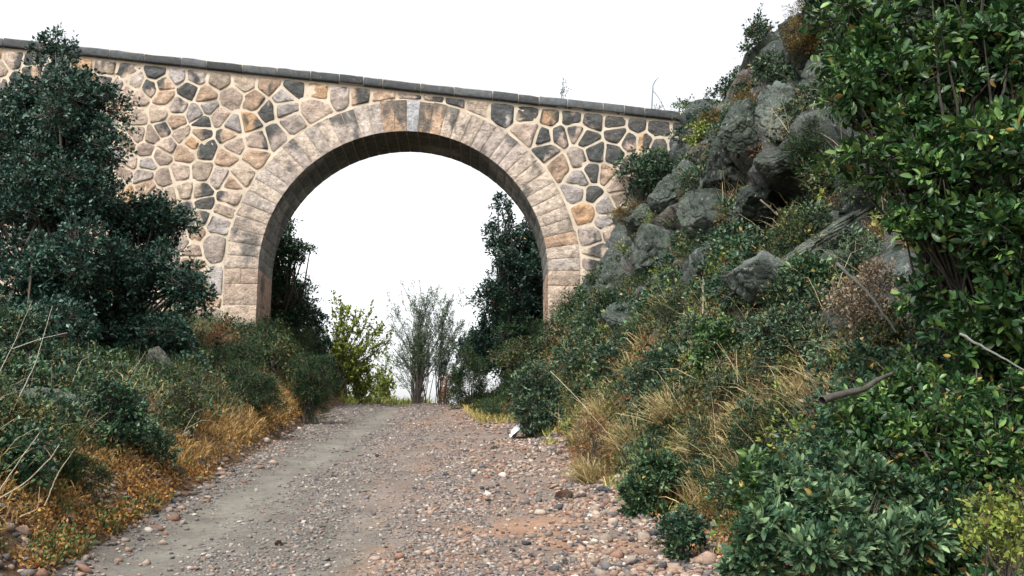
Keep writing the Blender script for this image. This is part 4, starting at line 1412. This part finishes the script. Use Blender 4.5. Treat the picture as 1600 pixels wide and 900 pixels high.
s, y = band(900, 4.2, 9.5, 8, 30, .2, 94)
tufts('cliff_scrub', s, y, 22, .050, .010, (.045, .080, .035), (.12, .14, .06), M_LEAF, spread=.16)


def thicket(name, s, y, r, kind, scale=1.0, den=1.0, flat=.8):
    """undergrowth clumps of twig tips grown together into one mass"""
    K = KINDS[kind]
    P, nr = sample(s, y)
    L0 = np.interp(y, [5, 14, 36], [.8, 1.15, 1.9]) * scale
    P = P + (norm(nr + np.array([0, 0, .6])) * (r * .55)[:, None])
    cnt = np.maximum(8, (4 * math.pi * r ** 2 / (K['tip'] * L0) ** 2 * K['den'] * den * .8)).astype(int)
    idx = np.repeat(np.arange(len(P)), cnt)
    d = norm(rg.normal(0, 1, (len(idx), 3)) + np.array([0, -.15, .35]))
    sh = 1 + .5 * fbm(d[:, 0] * 2 + idx, d[:, 1] * 2, d[:, 2] * 2, seed=5)
    rad = rg.uniform(.4, 1, len(idx)) ** .5 * sh * np.where(rg.random(len(idx)) < .12, rg.uniform(1.1, 1.7, len(idx)), 1)
    T = P[idx] + d * (rad * r[idx])[:, None] * np.array([1, 1, flat])
    D = norm(d + rg.normal(0, .4, d.shape) + np.array([0, 0, .5]))
    n = K['n']; tl = (K['tip'] * L0[idx])
    a = rg.random((len(idx), n))
    e1_ = norm(np.cross(D, norm(rg.normal(0, 1, D.shape)))); e2_ = np.cross(D, e1_)
    ph = rg.uniform(0, 2 * np.pi, (len(idx), n))
    rr = np.cos(ph)[..., None] * e1_[:, None] + np.sin(ph)[..., None] * e2_[:, None]
    B = T[:, None] - D[:, None] * (a * tl[:, None] * 1.1)[..., None] + rr * (.12 * tl)[:, None, None]
    cv_ = rg.random(len(P))[idx]
    lv = np.clip(rg.random((len(idx), n)) * .5 + cv_[:, None] * .45 + rg.random(len(idx))[:, None] * .3 - (1 - K['light']) * .8, 0, 1) / (.2 + K['light'])
    lv = np.clip(lv, 0, 1)[..., None]
    col = (np.array(K['c']) * .9 * (1 - lv) + np.array(K['c2']) * lv) * rg.uniform(.75, 1.25, (len(idx), n, 1))
    col = np.where(rg.random((len(idx), n, 1)) < .05, np.array([.24, .17, .06]) * rg.uniform(.5, 1.3, (len(idx), n, 1)), col)
    sz = rg.uniform(.5, 1.3, (len(idx), n)) * L0[idx][:, None]
    mb = MB()
    add_leaves(mb, B.reshape(-1, 3), (D[:, None] * .7 + rr * .9).reshape(-1, 3), (K['L'] * sz).ravel(), (K['W'] * sz).ravel(), col.reshape(-1, 3), rg,
               LEAF4)
    k = rg.random(len(idx)) < .25
    sticks(mb, P[idx][k], T[k], .004, .002, BARKC)
    return tag(mb.build(name, MATS[K['mat']]), None, None, kind='stuff')


def tband(n, s0, s1, y0, y1, r0, r1, th=-9, seed=0, sc=1.3):
    s, y = band(n, s0, s1, y0, y1, th, seed, sc)
    return s, y, rg.uniform(r0, r1, len(s))


thicket('undergrowth', *tband(420, 3.0, 5.2, 6, 34, .14, .40, -.05, 111), 'oakb')
thicket('undergrowth', *tband(420, 2.9, 5.4, 6, 34, .12, .34, -.05, 112), 'mixed')
thicket('undergrowth', *tband(380, 2.9, 4.9, 6, 34, .12, .34, 0, 113), 'heath')
thicket('undergrowth', *tband(200, 3.0, 7.0, 6, 34, .12, .30, .2, 114), 'grey')
thicket('undergrowth', *tband(130, 3.0, 9.0, 6, 34, .12, .28, .15, 115), 'heathb')
thicket('undergrowth', *tband(260, 7.0, 13, 9, 34, .20, .50, -.05, 116), 'oakb')
thicket('undergrowth', *tband(260, 6.0, 13, 9, 34, .18, .40, 0, 117), 'grey')
thicket('undergrowth', *tband(220, -7.5, -3.4, 8, 34, .14, .38, -.1, 121), 'oakb')
thicket('undergrowth', *tband(300, -6.5, -3.1, 8, 34, .12, .36, -.1, 122), 'heath')
thicket('undergrowth', *tband(260, -22, -7, 10, 38, .25, .6, -.2, 125), 'oakb', scale=1.6, den=.7)
thicket('undergrowth', *tband(180, -6.0, -3.1, 8, 34, .12, .30, 0, 123), 'mixed')
thicket('undergrowth', *tband(160, -6.0, -3.1, 7, 20, .10, .26, 0, 124), 'grey')
yv = rg.uniform(40.5, 43, 160); sv = rg.uniform(-4.6, 3.2, 160)
thicket('undergrowth', sv[:60], yv[:60], rg.uniform(.3, .6, 60), 'lime', den=.5)
thicket('undergrowth', sv[60:], yv[60:], rg.uniform(.3, .55, 100), 'heath', den=.6)
yv = rg.uniform(40, 43, 700); sv = rg.uniform(-4.2, .5, 700)
blades('pale_tall_grass', sv, yv, 12, 1.0, (.22, .26, .07), (.42, .42, .14), lean=.25, w=.006)
thicket('undergrowth', *tband(60, 2.5, 4.5, 27, 38, .2, .5), 'heath')
thicket('undergrowth', *tband(60, -4.5, -2.6, 24, 38, .2, .5), 'heath')
# orange litter and dry grass on the verges
s = -np.abs(rg.normal(0, .50, 6400)) - 2.50; y = ydist(6400, 6.3, 14)
k = fbm(s / .35, y / .35, seed=151) > -.12
tufts('leaf_litter', s[k], y[k], 4, .04, .024, (.10, .05, .025), (.48, .26, .08), M_DRY, up=.25, spread=.06, hup=.0)
k = (fbm(s / .4, y / .4, seed=152) > .1)
tufts('green_sprigs', s[k][:900], y[k][:900], 9, .04, .02, (.04, .08, .03), (.16, .20, .06), M_LEAF, up=.5, spread=.05, hup=.02)
s = -np.abs(rg.normal(0, .5, 900)) - 2.6; y = ydist(900, 6.3, 14)
pebbles('edge_rubble', 0, s, y, np.clip(rg.lognormal(math.log(.026), .5, 900), .01, .09), pick(900, pal, pw))
s = -np.abs(rg.normal(0, .30, 2600)) - 2.62; y = rg.uniform(12, 30, 2600)
tufts('leaf_litter', s, y, 4, .035, .02, (.18, .10, .04), (.48, .30, .10), M_DRY, up=.3, spread=.06, hup=.0)
s = -np.abs(rg.normal(0, .30, 1500)) - 2.75; y = rg.uniform(12.5, 27, 1500)
k = fbm(s / .5, y / .9, seed=153) > -.2
s, y = s[k], y[k]
blades('dry_grass', s, y, 14, .22, (.17, .115, .05), (.46, .29, .11), lean=.5)
s = -np.abs(rg.normal(0, .35, 260)) - 2.8; y = ydist(260, 6.6, 12)
blades('dry_grass', s, y, 12, .16, (.28, .17, .06), (.44, .30, .13), lean=.7)
s, y = band(160, -4.2, -3.1, 8, 22, 0.1, 96)
blades('dry_grass', s, y, 12, .40, (.22, .20, .08), (.40, .30, .12), lean=.4)
s, y = band(420, 2.75, 4.2, 8, 17, .05, 97)
blades('dry_grass', s, y, 14, .42, (.24, .19, .08), (.42, .33, .17), lean=.45, leanx=-.35)
s, y = band(500, 2.5, 3.2, 6.2, 24, -.1, 98)
blades('green_grass', s, y, 12, .16, (.16, .20, .05), (.36, .34, .10), lean=.5)
s, y = band(700, -3.6, 3.6, 36.5, 41)
s = s + 0.0
k = np.abs(s) > 2.2
blades('green_grass', s[k], y[k], 20, .42, (.20, .24, .06), (.38, .36, .10), lean=.35, w=.006)
s, y = band(600, 2.5, 3.1, 6.2, 16)
tufts('leaf_litter', s, y, 4, .04, .025, (.30, .15, .06), (.46, .26, .12), M_DRY, up=.25, spread=.05, hup=.0)
s, y = band(260, 2.8, 6.5, 6, 26, 0, 161)
blades('dry_stalks', s, y, 5, .75, (.26, .22, .13), (.44, .38, .24), lean=.55, w=.0022, leanx=-.25, spread=.15)
s, y = band(60, -4.8, -3.0, 7, 20)
blades('dry_stalks', s, y, 5, .6, (.26, .22, .15), (.40, .36, .26), lean=.55, w=.0022, leanx=.2, spread=.15)
thicket('undergrowth', *tband(160, 2.9, 4.8, 7.5, 14, .10, .26), 'mixed')
thicket('undergrowth', *tband(70, 2.65, 3.1, 6.5, 30, .06, .16), 'mixed')
thicket('undergrowth', *tband(70, 2.65, 3.2, 6.5, 30, .06, .16), 'rust', den=.6)
thicket('undergrowth', *tband(60, 2.7, 3.3, 5.0, 9, .08, .2), 'broad', den=.8)
thicket('undergrowth', *tband(70, 2.6, 3.6, 7, 20, .08, .22), 'heathb', den=.8)
thicket('undergrowth', *tband(160, 3.2, 5.5, 10, 26, .10, .28), 'rust', den=.45)
sv = rg.uniform(1.75, 2.9, 110); yv = rg.uniform(25, 37, 110)
thicket('undergrowth', sv, yv, rg.uniform(.12, .34, 110), 'heath')
thicket('undergrowth', sv[:60] + .2, yv[60:][:50].repeat(2)[:60], rg.uniform(.12, .3, 60), 'rust', den=.6)
sv = rg.uniform(1.55, 2.4, 260); yv = rg.uniform(24, 37, 260)
blades('dry_grass', sv, yv, 14, .25, (.17, .15, .05), (.40, .32, .12), lean=.5)
thicket('undergrowth', *tband(110, 3.0, 5.5, 7, 26, .12, .28), 'lime', den=.4)
thicket('undergrowth', *tband(120, 2.9, 4.8, 7.5, 14, .10, .24), 'grey')
# golden tussocks leaning over the right bank: countable clumps
for k, (px, py, sz, lb) in enumerate([(1000, 690, .62, 'golden grass tussock at the centre of the right bank'), (1060, 650, .70, 'tallest golden grass tussock below the silvery shrub'),
                                      (1110, 700, .55, 'golden grass tussock right of the rosette shrub'), (925, 735, .45, 'short green-gold grass tussock by the red rock'),
                                      (950, 640, .55, 'straw coloured tussock above the rusty shrub')]):
    h = hit(px, py + 20)
    if h is None:
        continue
    mb = MB()
    N = 420
    d = np.stack([rg.normal(-.45, .6, N), rg.normal(-.2, .5, N), rg.uniform(.5, 1.3, N)], 1)
    d = norm(d)
    hh = (sz * rg.uniform(.4, 1.2, N))[:, None]
    B = h + rg.normal(0, .07, (N, 3)) * np.array([1, 1, .1])
    side = norm(np.cross(d, rg.normal(0, 1, (N, 3)))) * .0035
    p3 = B + d * hh + np.array([0, 0, -.28]) * hh
    V = np.stack([B - side, B + side, B + d * hh * .45 - side, B + d * hh * .45 + side, B + d * hh * .8 - side * .7 - [0, 0, .06] * hh, B + d * hh * .8 + side * .7 - [0, 0, .06] * hh, p3], 1)
    lv = rg.random((N, 1))
    col = np.array([.22, .18, .07]) * (1 - lv) + np.array([.46, .37, .19]) * lv
    mb.add(V.reshape(-1, 3), ((np.arange(N) * 7)[:, None, None] + np.array([[0, 1, 3, 2], [2, 3, 5, 4]])[None]).reshape(-1, 4), np.repeat(col, 7, 0))
    mb.f.append(((np.arange(N) * 7)[:, None, None] + np.array([[4, 5, 6]])[None]).reshape(-1, 3) + mb.n - N * 7)
    tag(mb.build('grass_tussock', M_DRY, None, h), lb, 'grass', 'golden grass tussocks on the right bank')
print('polys', sum(len(o.data.polygons) for o in S.objects if o.type == 'MESH'))
